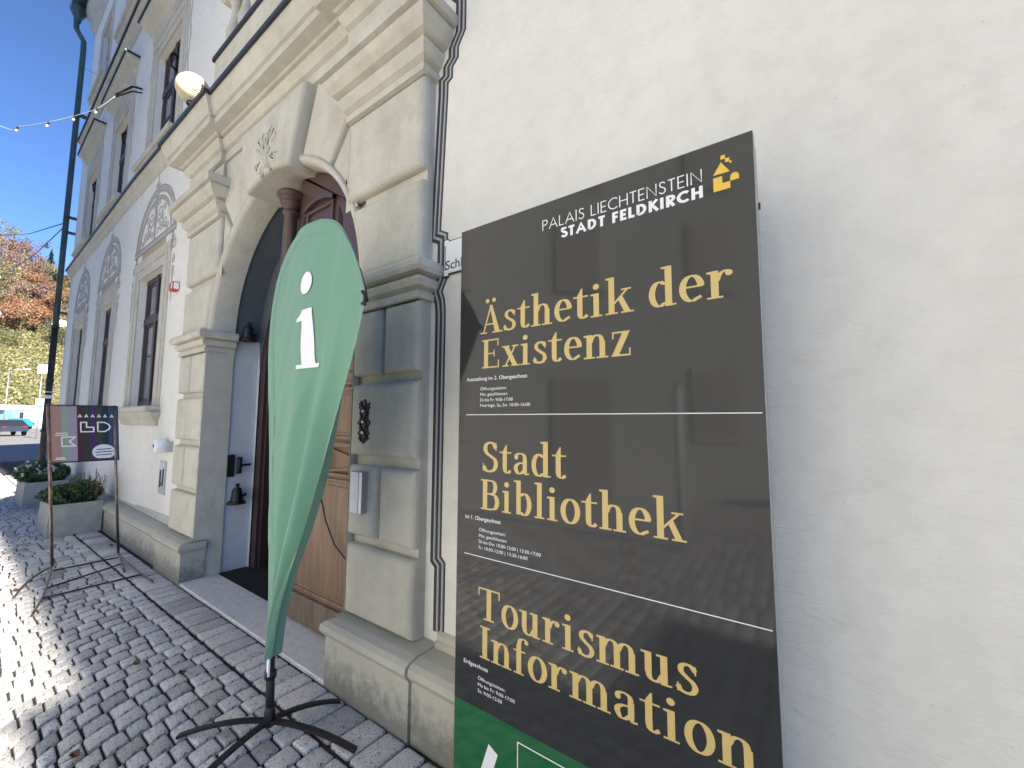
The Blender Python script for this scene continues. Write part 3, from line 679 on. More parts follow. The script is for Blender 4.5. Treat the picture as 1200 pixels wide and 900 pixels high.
# windows ------------------------------------------------------------
def window(c, z0, z1, hw, kind):
    s_ = MB(True)
    fo = .28 if kind != 'top' else .24
    steps = [(fo, .020), (fo * .72, .030), (fo * .45, .016)]
    prev = 0
    for k, (w_, d_) in enumerate(steps):
        nx = steps[k + 1][0] if k < 2 else 0
        a0_, a1_, b0_, b1_ = hw + w_, hw + nx, z1 + w_, z1 + nx
        for q in ([(c - a0_, z0), (c - a1_, z0), (c - a1_, b1_), (c - a0_, b0_)], [(c + a1_, z0), (c + a0_, z0), (c + a0_, b0_), (c + a1_, b1_)], [(c - a0_, b0_), (c - a1_, b1_), (c + a1_, b1_), (c + a0_, b0_)]):
            s_.poly_xz(q, .002, -d_, .006)
    W = P(s_, 'window', 'stone_paint')
    def part(nm, m, b_): return b_.build(nm, m, W)
    sl_ = MB(True); sl_.bbox(c - hw - fo - .03, c + hw + fo + .03, -.15, 0, z0 - .075, z0 - .002, .012)
    sl_.sweep_ret([(.0, z0 - .25), (.02, z0 - .24), (.03, z0 - .19), (.085, z0 - .12), (.10, z0 - .075)], c - hw - fo + .03, c + hw + fo - .03, -.01, (True, True))
    part('sill', 'stone_paint', sl_)
    f_ = MB(True); y0 = .085
    fz = z0 + (z1 - z0) * .665
    def bar(x0, x1, za, zb, yf=y0, d=.05): f_.poly_xz([(x0, za), (x1, za), (x1, zb), (x0, zb)], yf + d, yf, .006)
    bar(c - hw, c - hw + .07, z0, z1); bar(c + hw - .07, c + hw, z0, z1); bar(c - hw, c + hw, z1 - .07, z1, y0 - .003); bar(c - hw, c + hw, z0, z0 + .08, y0 - .003)
    bar(c - .045, c + .045, z0, z1, y0 - .012); bar(c - hw, c + hw, fz - .055, fz + .055, y0 - .008)
    for sgn in (-1, 1):
        cx = c + sgn * (hw / 2 - .0); x0_, x1_ = (c - hw + .07, c - .045) if sgn < 0 else (c + .045, c + hw - .07)
        for (za, zb) in ((z0 + .08, fz - .055), (fz + .055, z1 - .07)):
            for q in ((x0_, x0_ + .035, za, zb), (x1_ - .035, x1_, za, zb), (x0_, x1_, za, za + .035), (x0_, x1_, zb - .035, zb)): bar(*q, yf=y0 + .01, d=.03)
            if zb - za > .8: bar(x0_, x1_, (za + zb) / 2 - .012 + .1, (za + zb) / 2 + .012 + .1, y0 + .014, .02)
    part('frame', 'window_wood', f_)
    for (xa, xb) in ((c - hw + .07, c - .045), (c + .045, c + hw - .07)):
        for (za, zb) in ((z0 + .08, fz - .055), (fz + .055, z1 - .07)):
            g2 = MB(True); g2.box(xa, xb, y0 + .025, y0 + .031, za, zb); part('pane', 'glass_pane', g2)
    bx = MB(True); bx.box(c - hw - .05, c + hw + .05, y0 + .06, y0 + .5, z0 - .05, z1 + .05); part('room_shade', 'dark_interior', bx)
    if kind == 'upper':
        h_ = MB(True); zt = 7.95
        pr = [(.0, zt - .42), (.03, zt - .40), (.03, zt - .27), (.06, zt - .25), (.075, zt - .19), (.12, zt - .165), (.125, zt - .11), (.17, zt - .07), (.185, zt - .015)]
        h_.sweep_ret(pr, c - hw - fo + .02, c + hw + fo - .02, 0, (True, True)); part('hood', 'stone_paint', h_)
        h2 = MB(True); h2.sweep_ret([(.185, zt - .015), (.205, zt - .02), (.205, zt + .02), (0, zt + .07)], c - hw - fo + .02, c + hw + fo - .02, -.001, (True, True)); part('hood_flashing', 'sheet_metal', h2)
        fz_ = MB(True); fz_.poly_xz([(c - hw - .25, z1 + fo), (c + hw + .25, z1 + fo), (c + hw + .25, zt - .42), (c - hw - .25, zt - .42)], 0, -.028); part('frieze', 'stone_paint', fz_)
        o_ = MB(True)
        for sgn in (-1, 1):
            bx_ = c + sgn * (hw + fo + .07); o_.ribbon([(bx_ + .022 * math.sin(t * .9), 7.5 - t * .085) for t in range(17)], [.05 * (.5 + .5 * abs(math.sin(t * .8 + 1))) for t in range(17)], -.0, .003)
            o_.ribbon([(c + sgn * .55 + .03 * math.sin(t), 8.06 + t * .05) for t in range(7)], [.05, .06, .03, .05, .03, .02, .01], 0, .003)
        part('painted_ornament', 'scroll_paint', o_)
        ir = MB(); xx_ = c + hw - .30; yb = .10
        ir.tube([(c + .1, bend(c, .10), 6.9), (c + .12, bend(c, .02), 6.95), (c + .16, bend(c, -.02), 6.85), (c + .13, bend(c, .0), 6.72), (c + .1, bend(c, .1), 6.7)], .018, 6); part('iron_catch', 'black_iron', ir)
    if kind == 'ground':
        base = z1 + fo + .16; rx = hw + fo + .04; rz = .78
        o_ = MB(True); l_ = MB(True); d_ = MB(True); oc = MB(True)
        oc.poly_xz([(c - .55, z1 + fo + .005), (c + .55, z1 + fo + .005), (c + .55, base - .035), (c - .55, base - .035)], 0, -.003)
        for w0, k_, mm in ((.10, 1.0, o_), (.012, 1.055, d_), (.012, .94, d_), (.05, .83, o_), (.01, .80, d_), (.01, .865, d_)): mm.ribbon(arc(c, base, rx * k_, rz * k_, 2, 178, 28), w0, -.0005 if mm is d_ else 0, .003)
        for dz, w0, mm in ((0, .07, o_), (.042, .012, d_), (-.042, .012, d_)): mm.ribbon([(c - rx - .08, base + dz), (c + rx + .08, base + dz)], w0, -.0035 if mm is d_ else -.001, .0035 if mm is d_ else .004)
        # central vase and finial
        o_.poly_xz([(c - .05, base + .04), (c + .05, base + .04), (c + .035, base + .2), (c + .07, base + .36), (c + .045, base + .5), (c + .09, base + .62), (c + .06, base + .72), (c + .10, base + .88), (c + .035, base + .86), (c + .012, base + 1.10), (c, base + .88), (c - .03, base + .92), (c - .10, base + .90), (c - .06, base + .72), (c - .09, base + .62), (c - .045, base + .5), (c - .07, base + .36), (c - .035, base + .2)], 0, -.005)
        for q in range(6): d_.ribbon([(c - .045, base + .12 + q * .11), (c + .045, base + .16 + q * .11)], .012, -.0055, .002)
        def spiral(cx, cz, r0, turns, sx, start, ww, mb):
            pts = []; n2 = int(turns * 14)
            for t in range(n2 + 1):
                u_ = t / n2; rr_ = r0 * (1 - .82 * u_); an = start + turns * 2 * PI * u_
                pts.append((cx + sx * rr_ * math.cos(an), cz + rr_ * math.sin(an)))
            mb.ribbon(pts, [ww * (1 - .5 * t / n2) for t in range(n2 + 1)], 0, .0045)
        for sx_ in (-1, 1):
            spiral(c + sx_ * .20, base + .40, .13, 1.5, sx_, PI, .03, o_); spiral(c + sx_ * .28, base + .20, .10, 1.4, -sx_, PI / 2, .026, o_)
            spiral(c + sx_ * .45, base + .20, .09, 1.4, sx_, PI, .024, o_); spiral(c + sx_ * .14, base + .14, .06, 1.3, sx_, 0, .018, o_); spiral(c + sx_ * .13, base + .58, .05, 1.2, sx_, PI, .016, o_); spiral(c + sx_ * .34, base + .33, .05, 1.2, sx_, PI / 2, .016, o_)
            o_.ribbon([(c + sx_ * (.06 + .10 * q), base + .30 - .045 * q + .03 * math.sin(q * 2)) for q in range(6)], .014, 0, .004); spiral(c + sx_ * .40, base + .42, .06, 1.2, -sx_, 0, .02, o_); spiral(c + sx_ * .58, base + .13, .05, 1.2, sx_, PI, .018, o_)
            # side drops beside the frame
            sxx = c + sx_ * (rx + .06)
            spiral(sxx, base - .22, .09, 1.4, sx_, PI / 2, .03, o_); spiral(sxx - sx_ * .01, base - .45, .06, 1.3, -sx_, PI / 2, .026, o_)
            o_.poly_xz([(sxx - .035, base - .52), (sxx + .035, base - .54), (sxx + .045, base - .64), (sxx + .01, base - .74), (sxx + .025, base - .86), (sxx, base - 1.02), (sxx - .025, base - .86), (sxx - .02, base - .72), (sxx - .045, base - .62)], 0, -.004)
            d_.ribbon([(sxx - sx_ * .10, base - .05), (sxx - sx_ * .10, base - .30)], .04, 0, .005)
        part('painted_ornament', 'scroll_paint', o_); part('painted_outline', 'scroll_dark', d_); part('ochre_field', 'ochre_paint', oc)
    return W
for c_ in WC:
    window(c_, OH0, OH1, OW, 'ground'); window(c_, UH0, UH1, OW, 'upper'); window(c_, TH0, TH1, .48, 'top')
window(-3.685, 5.5, 7.55, .60, 'upper'); window(-3.685, TH0, TH1, .48, 'top')

# painted border strips beside the right pilaster ----------------------
path = [(-1.690, .43), (-1.690, .775), (-1.722, .80), (-1.722, 2.16), (-1.730, 2.23), (-1.755, 2.29), (-1.715, 2.36), (-1.715, 2.60), (-1.775, 2.63), (-1.735, 3.50), (-1.735, 3.585), (-1.70, 3.60), (-1.70, 3.66), (-1.655, 3.70), (-1.655, 3.76), (-1.60, 3.84), (-1.60, 4.05), (-1.69, 4.16), (-1.69, 4.3), (-1.62, 4.4), (-1.52, 4.6), (-1.5, 4.75)]
pb_ = MB(); 
for off, wd, m_, dd in ((0.0, .078, 'border_grey', .003), (-.028, .020, 'border_black', .0045), (.008, .016, 'border_black', .0045), (.038, .008, 'border_black', .0045), (-.010, .008, 'border_light', .0055), (.024, .008, 'border_light', .0055)):
    b_ = MB(); P_ = [Vector(q) for q in path]; pts = []
    for i in range(len(P_)):
        a_ = P_[max(i - 1, 0)]; c = P_[min(i + 1, len(P_) - 1)]; e1 = (P_[i] - a_) if i else (c - P_[i]); e2 = (c - P_[i]) if i < len(P_) - 1 else e1
        e1 = e1.normalized(); e2 = e2.normalized(); n1 = Vector((e1.y, -e1.x)); n2 = Vector((e2.y, -e2.x)); pts.append(tuple(P_[i] + (n1 + n2) / max(1 + n1.dot(n2), .5) * off))
    b_.ribbon(pts, wd, 0, dd); P(b_, 'painted_border', m_)

exec_after = []
# ================================================================== LETTERING
def catmull(pts, n=7, closed=False):
    P_ = [Vector(p) for p in pts]; out = []; m = len(P_); rng = m if closed else m - 1
    for i in range(rng):
        p1, p2 = P_[i], P_[(i + 1) % m]
        p0 = P_[(i - 1) % m] if (closed or i > 0) else p1 * 2 - p2
        p3 = P_[(i + 2) % m] if (closed or i + 2 < m) else p2 * 2 - p1
        for k in range(n):
            t = k / n; out.append(.5 * ((2 * p1) + (p2 - p0) * t + (2 * p0 - 5 * p1 + 4 * p2 - p3) * t * t + (-p0 + 3 * p1 - 3 * p2 + p3) * t ** 3))
    if not closed: out.append(P_[-1])
    return out
TH, HA = .155, .045
def pen(pts, closed=False, th=TH, ha=HA, n=7, flat=False):
    """broad vertical-stress stroke -> list of polygons (left, right outlines)"""
    C = catmull(pts, n, closed) if not flat else [Vector(p) for p in pts]; m = len(C); L = []; Q = []
    for i in range(m):
        a_ = C[(i - 1) % m] if (closed or i) else C[i]; b_ = C[(i + 1) % m] if (closed or i < m - 1) else C[i]
        t = (b_ - a_).normalized(); w_ = ha + (th - ha) * abs(t.y) ** 1.6; nn = Vector((-t.y, t.x))
        L.append(C[i] + nn * w_ / 2); Q.append(C[i] - nn * w_ / 2)
    return ('s', L, Q, closed)
def rc(x0, y0, x1, y1): return ('p', [(x0, y0), (x1, y0), (x1, y1), (x0, y1)])
def pg(*p): return ('p', list(p))
def disc(cx, cy, r, n=14, ry=None): return ('p', [(cx + r * math.cos(2 * PI * k / n), cy + (ry or r) * math.sin(2 * PI * k / n)) for k in range(n)])
XH = .70; AS = 1.08; SH = .045
def stem(x, y0, y1, w_=TH, foot=True, flag=True, serif=.085):
    o = [rc(x, y0, x + w_, y1)]
    if foot: o.append(pg((x - serif, y0), (x + w_ + serif, y0), (x + w_ + serif, y0 + SH), (x - serif, y0 + SH)))
    if flag: o.append(pg((x - serif, y1 - SH * 1.1), (x + .01, y1 - SH * 1.6), (x + .01, y1), (x - serif, y1 - SH * .2)))
    return o
def ell(cx, cy, rx, ry, a0, a1, n=10): return [(cx + rx * math.cos(R(a0 + (a1 - a0) * k / n)), cy + ry * math.sin(R(a0 + (a1 - a0) * k / n))) for k in range(n + 1)]
GL = {}
GL['o'] = (.60, [pen(ell(.30, .35, .215, .335, 0, 345, 15), True, n=3)])
GL['e'] = (.58, [pen([(.49, .40)] + ell(.30, .36, .20, .325, 20, 300, 12) + [(.50, .13)], th=.15), rc(.12, .375, .545, .42)])
GL['n'] = (.72, stem(.09, 0, XH) + stem(.46, 0, .50, flag=False) + [pen([(.20, .48), (.27, .62), (.38, .675), (.49, .62), (.535, .48)], th=.13)])
GL['h'] = (.72, stem(.09, 0, AS) + stem(.46, 0, .50, flag=False) + [pen([(.20, .48), (.27, .62), (.38, .675), (.49, .62), (.535, .48)], th=.13)])
GL['m'] = (1.08, stem(.09, 0, XH) + stem(.455, 0, .50, flag=False) + stem(.82, 0, .50, flag=False) + [pen([(.20, .48), (.27, .62), (.38, .675), (.49, .62), (.53, .48)], th=.13), pen([(.57, .48), (.64, .62), (.74, .675), (.85, .62), (.895, .48)], th=.13)])
GL['u'] = (.72, [rc(.09, .20, .09 + TH, XH), pg((.0, XH - .05), (.1, XH - .06), (.1, XH), (.0, XH - .005)), pen([(.167, .24), (.20, .09), (.30, .03), (.40, .07), (.48, .20)], th=.14)] + [rc(.44, 0, .44 + TH, XH), pg((.35, XH - .05), (.45, XH - .06), (.45, XH), (.35, XH - .005)), pg((.58, 0), (.69, .012), (.69, .05), (.58, .05))])
GL['r'] = (.56, stem(.09, 0, XH) + [pen([(.22, .44), (.28, .60), (.37, .665), (.46, .655)], th=.10), disc(.455, .605, .075)])
GL['i'] = (.40, stem(.10, 0, XH) + [disc(.175, .90, .088)])
GL['l'] = (.38, stem(.10, 0, AS))
GL['t'] = (.46, [rc(.12, .16, .12 + TH, XH), pg((.12, XH - .01), (.275, XH - .01), (.275, .93), (.24, .93), (.12, .72)), rc(.0, XH - SH, .44, XH), pen([(.197, .20), (.22, .08), (.31, .03), (.42, .10)], th=.15)])
GL['d'] = (.68, [rc(.42, 0, .42 + TH, AS), pg((.33, AS - .05), (.43, AS - .07), (.43, AS), (.33, AS - .008)), pg((.56, 0), (.67, .012), (.67, .05), (.56, .05)), pen([(.46, .60)] + ell(.29, .35, .18, .325, 60, 300, 12) + [(.46, .10)], th=.15)])
GL['b'] = (.68, [rc(.10, .02, .10 + TH, AS), pg((.01, AS - .05), (.11, AS - .07), (.11, AS), (.01, AS - .008)), pen([(.20, .60)] + ell(.37, .35, .18, .325, 120, -120, 12) + [(.20, .10)], th=.15)])
GL['a'] = (.60, [rc(.36, .10, .36 + .145, .50), pen([(.10, .55), (.16, .64), (.28, .675), (.40, .62), (.432, .50)], th=.13), disc(.13, .545, .07), pen([(.40, .38), (.24, .36), (.13, .28), (.115, .17), (.19, .05), (.30, .055), (.42, .16)], th=.14), pen([(.432, .14), (.47, .04), (.58, .05)], th=.12)])
GL['s'] = (.50, [pen([(.43, .56), (.34, .66), (.23, .675), (.14, .61), (.14, .49), (.26, .38), (.37, .30), (.42, .18), (.36, .06), (.24, .025), (.12, .06), (.06, .16)], th=.125, ha=.06), rc(.41, .48, .445, .68), rc(.045, .02, .08, .22)])
GL['k'] = (.72, stem(.09, 0, AS) + [pen([(.22, .28), (.58, .67)], th=.055, ha=.05, flat=True), pg((.34, .41), (.45, .50), (.66, .03), (.50, .03)), rc(.42, XH - SH, .68, XH), rc(.42, 0, .74, SH)])
GL['x'] = (.66, [pg((.06, XH), (.24, XH), (.60, 0), (.42, 0)), pen([(.14, .02), (.50, .68)], th=.055, ha=.05, flat=True), rc(.0, XH - SH, .29, XH), rc(.38, XH - SH, .62, XH), rc(.02, 0, .26, SH), rc(.36, 0, .67, SH)])
GL['z'] = (.60, [pg((.04, 0), (.22, 0), (.53, XH), (.35, XH)), rc(.06, XH - .05, .50, XH), rc(.04, 0, .54, .05), rc(.06, .50, .10, XH), rc(.50, 0, .54, .22)])
GL['f'] = (.44, stem(.11, 0, .85, flag=False) + [pen([(.187, .82), (.23, 1.0), (.34, 1.055), (.43, 1.03)], th=.13), disc(.43, .985, .065), rc(.02, XH - SH, .40, XH)])
GL['E'] = (.78, [rc(.10, 0, .27, 1), rc(.02, 0, .70, .05), rc(.02, .95, .68, 1), rc(.2, .48, .52, .525), rc(.655, 0, .70, .26), rc(.635, .76, .68, 1), rc(.49, .38, .53, .62)])
GL['T'] = (.86, [rc(.345, 0, .515, 1), rc(.24, 0, .62, .05), rc(.03, .95, .83, 1), rc(.03, .74, .07, 1), rc(.79, .74, .83, 1)])
GL['I'] = (.40, [rc(.115, 0, .285, 1), rc(.02, 0, .38, .05), rc(.02, .95, .38, 1)])
GL['B'] = (.80, [rc(.10, 0, .27, 1), rc(.02, 0, .40, .05), rc(.02, .95, .38, 1), rc(.2, .51, .42, .555), pen([(.36, .975), (.52, .94), (.585, .77), (.52, .58), (.36, .535)], th=.15), pen([(.38, .535), (.58, .48), (.655, .28), (.58, .08), (.38, .025)], th=.165)])
GL['S'] = (.68, [pen([(.56, .80), (.47, .94), (.33, .98), (.19, .91), (.15, .76), (.22, .62), (.38, .52), (.52, .42), (.57, .26), (.50, .09), (.34, .02), (.19, .05), (.09, .18)], th=.155, ha=.065), rc(.55, .72, .59, .98), rc(.06, .02, .10, .28)])
GL['A'] = (.86, [pen([(.13, .02), (.42, .98)], th=.055, ha=.05, flat=True), pg((.36, 1.0), (.47, 1.0), (.78, .0), (.59, 0)), rc(.22, .30, .62, .345), rc(.0, 0, .27, .05), rc(.48, 0, .88, .05)])
GL['\u00c4'] = (.86, GL['A'][1] + [disc(.28, 1.16, .075), disc(.54, 1.16, .075)])
GL[' '] = (.30, [])
LS = .03
def poly_put(mb, prim, fx, fz, y, th=.0012):
    """place a glyph primitive (local x,y) through fx,fz onto the plane y"""
    if prim[0] == 'p':
        pts = [(fx(a_, b_), fz(a_, b_)) for a_, b_ in prim[1]]; A = sum(pts[i][0] * pts[(i + 1) % len(pts)][1] - pts[(i + 1) % len(pts)][0] * pts[i][1] for i in range(len(pts)))
        if A < 0: pts = pts[::-1]
        mb.add([(x_, y, z_) for x_, z_ in pts], [tuple(range(len(pts)))])
    else:
        L = [(fx(*p), y, fz(*p)) for p in prim[1]]; Q = [(fx(*p), y, fz(*p)) for p in prim[2]]; n = len(L)
        mb.add(L + Q, [(i, n + i, n + (i + 1) % n, (i + 1) % n) for i in range(n if prim[3] else n - 1)])
def word(text, x0, x1, zb, capH, y, m, parent, name='lettering', glyphs=GL, ls=LS):
    W = sum(glyphs[c][0] + ls for c in text) - ls
    k = (x1 - x0) / W; cx = x0; step = 0
    for ch in text:
        wd, prims = glyphs[ch]; mb = MB()
        for pr in prims:
            step = (step + 1) % 9
            poly_put(mb, pr, lambda a_, b_, cx=cx: cx + a_ * k, lambda a_, b_: zb + b_ * capH, y - .0004 - step * .00006)
        cx += (wd + ls) * k
        if mb.v: mb.build('letter', m, parent)
# geometric sans capitals made of constant strokes
def sans(th):
    def S(*p): return ('s', *_off([Vector(q) for q in p], th), False)
    def _off(C, t_):
        L = []; Q = []
        for i in range(len(C)):
            a_ = C[i - 1] if i else C[i]; b_ = C[i + 1] if i < len(C) - 1 else C[i]
            e1 = (C[i] - a_) if i else (b_ - C[i]); e2 = (b_ - C[i]) if i < len(C) - 1 else e1
            e1 = e1.normalized(); e2 = e2.normalized(); n1 = Vector((-e1.y, e1.x)); n2 = Vector((-e2.y, e2.x)); mm = (n1 + n2) / max(1 + n1.dot(n2), .5)
            L.append(C[i] + mm * t_ / 2); Q.append(C[i] - mm * t_ / 2)
        return L, Q
    t = th / 2; G = {}
    G['P'] = (.52, [S((t, 0), (t, 1)), S((t, 1 - t), (.28, 1 - t), *ell(.28, .75 - t / 2, .21, .25 - t / 2, 90, -90, 8), (t, .5))])
    G['A'] = (.82, [S((t * .6, 0), (.41, 1 - t), (.82 - t * .6, 0)), S((.16, .33), (.66, .33))])
    G['L'] = (.44, [S((t, 1), (t, t), (.44, t))])
    G['I'] = (th + .02, [S((t, 0), (t, 1))])
    G['S'] = (.50, [S(*catmull([(.44, .84), (.36, .95 - t / 2), (.25, 1 - t), (.13, .93), (.08, .77), (.16, .61), (.30, .52), (.42, .41), (.46, .25), (.38, .07 + t / 2), (.25, t), (.12, .06 + t), (.04, .20)], 4))])
    G['E'] = (.46, [S((.46, 1 - t), (t, 1 - t), (t, t), (.46, t)), S((t, .5), (.42, .5))])
    G['C'] = (.76, [S(*ell(.47, .5, .47 - t, .5 - t, 48, 312, 16))])
    G['H'] = (.68, [S((t, 0), (t, 1)), S((.68 - t, 0), (.68 - t, 1)), S((t, .5), (.68 - t, .5))])
    G['T'] = (.50, [S((.25, 0), (.25, 1)), S((0, 1 - t), (.50, 1 - t))])
    G['N'] = (.74, [S((t, 0), (t, .97), (.74 - t, .03), (.74 - t, 1))])
    G['D'] = (.70, [S((t, t), (t, 1 - t), (.26, 1 - t), *ell(.26, .5, .42 - t, .5 - t, 90, -90, 10), (t, t))])
    G['F'] = (.44, [S((t, 0), (t, 1 - t), (.44, 1 - t)), S((t, .5), (.40, .5))])
    G['K'] = (.62, [S((t, 0), (t, 1)), S((.56, 1), (t + .02, .47)), S((.2, .62), (.60, 0))])
    G['R'] = (.54, G['P'][1] + [S((.22, .5), (.50, 0))])
    G[' '] = (.28, []); return G

def small_text(body, x0, x1, zb, H, y, m, parent, bold=0.0, name='lettering', rot=None):
    cu = bpy.data.curves.new(name, 'FONT'); cu.body = body; cu.size = 1; cu.offset = bold; cu.resolution_u = 3; cu.fill_mode = 'FRONT'
    to = bpy.data.objects.new(name, cu); col.objects.link(to)
    bpy.context.view_layer.update()
    dg = bpy.context.evaluated_depsgraph_get(); me = bpy.data.meshes.new_from_object(to.evaluated_get(dg))
    bpy.data.objects.remove(to); xs_ = [v.co.x for v in me.vertices]; a_, b_ = min(xs_), max(xs_)
    k = (x1 - x0) / (b_ - a_); kz = H / .70; pl = parent_origin(parent)
    for v in me.vertices:
        X_, Z_ = x0 + (v.co.x - a_) * k, zb + v.co.y * kz
        if rot: v.co = rot(X_, Z_)
        else: v.co = (X_ - pl[0], y - pl[1], Z_ - pl[2])
    me.materials.clear(); me.materials.append(MATS[m]); o = bpy.data.objects.new(name, me); col.objects.link(o); o.parent = parent
    return o

# ================================================================== SIGN BOARD
SY = -.34
sb = empty('information_board', (-.68, -.285, 0), 'tall dark grey glossy board with gold lettering standing against the wall', 'sign')
x0, x1, z0, z1 = -1.245, -.117, .02, 2.383
b_ = MB(); b_.box(x0, x1, SY, SY + .004, z0, z1); b_.build('panel', 'sign_panel', sb)
b_ = MB(); b_.box(x0 + .002, x1 + .001, SY + .005, SY + .03, z0, z1 - .001); b_.box(x0 + .004, x1 - .002, SY + .034, -.235, z0, z1 - .003); b_.build('casing', 'sign_side', sb)
b_ = MB(); b_.box(x0 + .01, x1 - .01, SY + .03, SY + .034, z0, z1 - .01); b_.build('casing_groove', 'matt_black', sb)
b_ = MB(); b_.box(x1 - .004, x1 + .003, -.240, -.235, 2.19, 2.21); b_.build('fixing', 'pipe_iron', sb)
b_ = MB(); b_.box(x0 + .0005, x1 - .0005, SY - .0005, SY, z0, .443); b_.build('green_band', 'sign_green', sb)
for z_ in (1.575, 1.0115):
    b_ = MB(); b_.box(-1.202, -.125, SY - .0008, SY, z_ - .0014, z_ + .0014); b_.build('dividing_line', 'white_print', sb)
for t, a_, b2, zb in (('\u00c4sthetik der', -1.13, -.178, 1.909), ('Existenz', -1.122, -.479, 1.765), ('Stadt', -1.116, -.725, 1.347), ('Bibliothek', -1.12, -.333, 1.198), ('Tourismus', -1.128, -.309, .778), ('Information', -1.117, -.168, .634)):
    word(t, a_, b2, zb, .118, SY, 'gold_print', sb)
word('PALAIS LIECHTENSTEIN', -.824, -.254, 2.275, .041, SY, 'white_print', sb, glyphs=sans(.085), ls=.15)
word('STADT FELDKIRCH', -.742, -.253, 2.226, .038, SY, 'white_print', sb, glyphs=sans(.22), ls=.14)
for t, a_, b2, zb, H_, bo in (('Ausstellung im 2. Obergeschoss', -1.202, -.893, 1.716, .015, .008), ('\u00d6ffnungszeiten:', -1.126, -.992, 1.675, .0125, .0), ('Mo: geschlossen', -1.126, -.988, 1.652, .0125, .0), ('Di bis Fr: 9:00-17:00', -1.126, -.961, 1.629, .0125, 0), ('Feiertage, Sa, So: 10:00-16:00', -1.126, -.880, 1.607, .0125, 0),
    ('im 1. Obergeschoss', -1.199, -1.017, 1.152, .015, .008), ('\u00d6ffnungszeiten:', -1.125, -.992, 1.110, .0125, 0), ('Mo: geschlossen', -1.125, -.987, 1.087, .0125, 0), ('Di bis Do: 10:00-12:00 | 13:30-17:00', -1.125, -.833, 1.064, .0125, 0), ('Fr: 10:00-12:00 | 13:30-16:00', -1.125, -.890, 1.041, .0125, 0),
    ('Erdgeschoss', -1.197, -1.073, .590, .015, .008), ('\u00d6ffnungszeiten:', -1.122, -.99, .549, .0125, 0), ('Mo bis Fr: 9:00-17:00', -1.122, -.946, .526, .0125, 0), ('Sa: 9:00-12:00', -1.122, -1.004, .503, .0125, 0)):
    small_text(t, a_, b2, zb, H_, SY - .0008, 'white_print', sb, bo)
# emblem: stepped house mark
eb = MB()
for pts in ([(-.2235, 2.231), (-.1785, 2.231), (-.1785, 2.252), (-.199, 2.252), (-.199, 2.274), (-.2235, 2.274)], [(-.178, 2.252), (-.155, 2.252), (-.155, 2.262)] + ell(-.1665, 2.262, .0115, .0125, 0, 180, 8)[1:], [(-.2235, 2.282), (-.1785, 2.282), (-.201, 2.317)],
    [(-.2015, 2.325), (-.1895, 2.325), (-.1895, 2.337), (-.2015, 2.337)], [(-.1895, 2.313), (-.1785, 2.313), (-.1785, 2.325), (-.1895, 2.325)], [(-.1785, 2.307), (-.1725, 2.307), (-.1725, 2.3135), (-.1785, 2.3135)]):
    poly_put(eb, ('p', pts), lambda a_, b_: a_, lambda a_, b_: b_, SY - .0008)
eb.build('emblem', 'yellow_print', sb)
gb = MB()
for pts in ([(-1.118, .10), (-1.066, .10), (-1.022, .322), (-1.066, .345)] and [(-1.150, .10), (-1.095, .10), (-1.022, .318), (-1.066, .338)], [(-.934, .06), (-.930, .06), (-.930, .403), (-.934, .403)], [(-.93, .399), (-.45, .399), (-.45, .403), (-.93, .403)], [(-.45, .06), (-.446, .06), (-.446, .403), (-.45, .403)], [(-.93, .06), (-.45, .06), (-.45, .064), (-.93, .064)]):
    poly_put(gb, ('p', pts), lambda a_, b_: a_, lambda a_, b_: b_, SY - .0012)
gb.build('white_mark', 'white_print', sb)

# ================================================================== FEATHER FLAG
FB = Vector((-2.279, -.571, 0)); FU = Vector((.991, -.136, 0)).normalized(); FN = Vector((-.136, -.991, 0))
def FP(u_, z_, d=0.0): return FB + FU * u_ + Vector((0, 0, z_)) + FN * d
ff = empty('feather_flag', tuple(FB), 'green teardrop banner with a white letter i on a black pole', 'flag')
mast = [(0, .10), (-.045, .37), (-.145, 1.039), (-.225, 1.51), (-.275, 1.75), (-.30, 1.90), (-.318, 2.06), (-.29, 2.22), (-.205, 2.40), (-.06, 2.50), (.123, 2.545), (.296, 2.525), (.454, 2.48), (.58, 2.413), (.692, 2.305), (.779, 2.19), (.835, 2.09), (.86, 2.03)]
leftE = [(-.085, .367), (-.175, 1.039), (-.262, 1.51), (-.305, 1.70), (-.334, 1.86), (-.345, 2.013), (-.318, 2.213), (-.225, 2.399), (-.068, 2.515), (.123, 2.560)]
rightE = [(.02, .367), (.095, .60), (.232, .871), (.364, 1.091), (.51, 1.334), (.614, 1.522), (.705, 1.699), (.771, 1.835), (.827, 1.966), (.850, 2.04), (.835, 2.10), (.775, 2.205), (.69, 2.318), (.58, 2.43), (.454, 2.497), (.296, 2.543), (.123, 2.560)]
def lerp_edge(E_, t):
    seg_ = [0]; 
    for a_, b_ in zip(E_[:-1], E_[1:]): seg_.append(seg_[-1] + math.dist(a_, b_))
    L = seg_[-1] * t
    for i in range(len(E_) - 1):
        if L <= seg_[i + 1] + 1e-9: k = (L - seg_[i]) / (seg_[i + 1] - seg_[i]); return (E_[i][0] + (E_[i + 1][0] - E_[i][0]) * k, E_[i][1] + (E_[i + 1][1] - E_[i][1]) * k)
    return E_[-1]
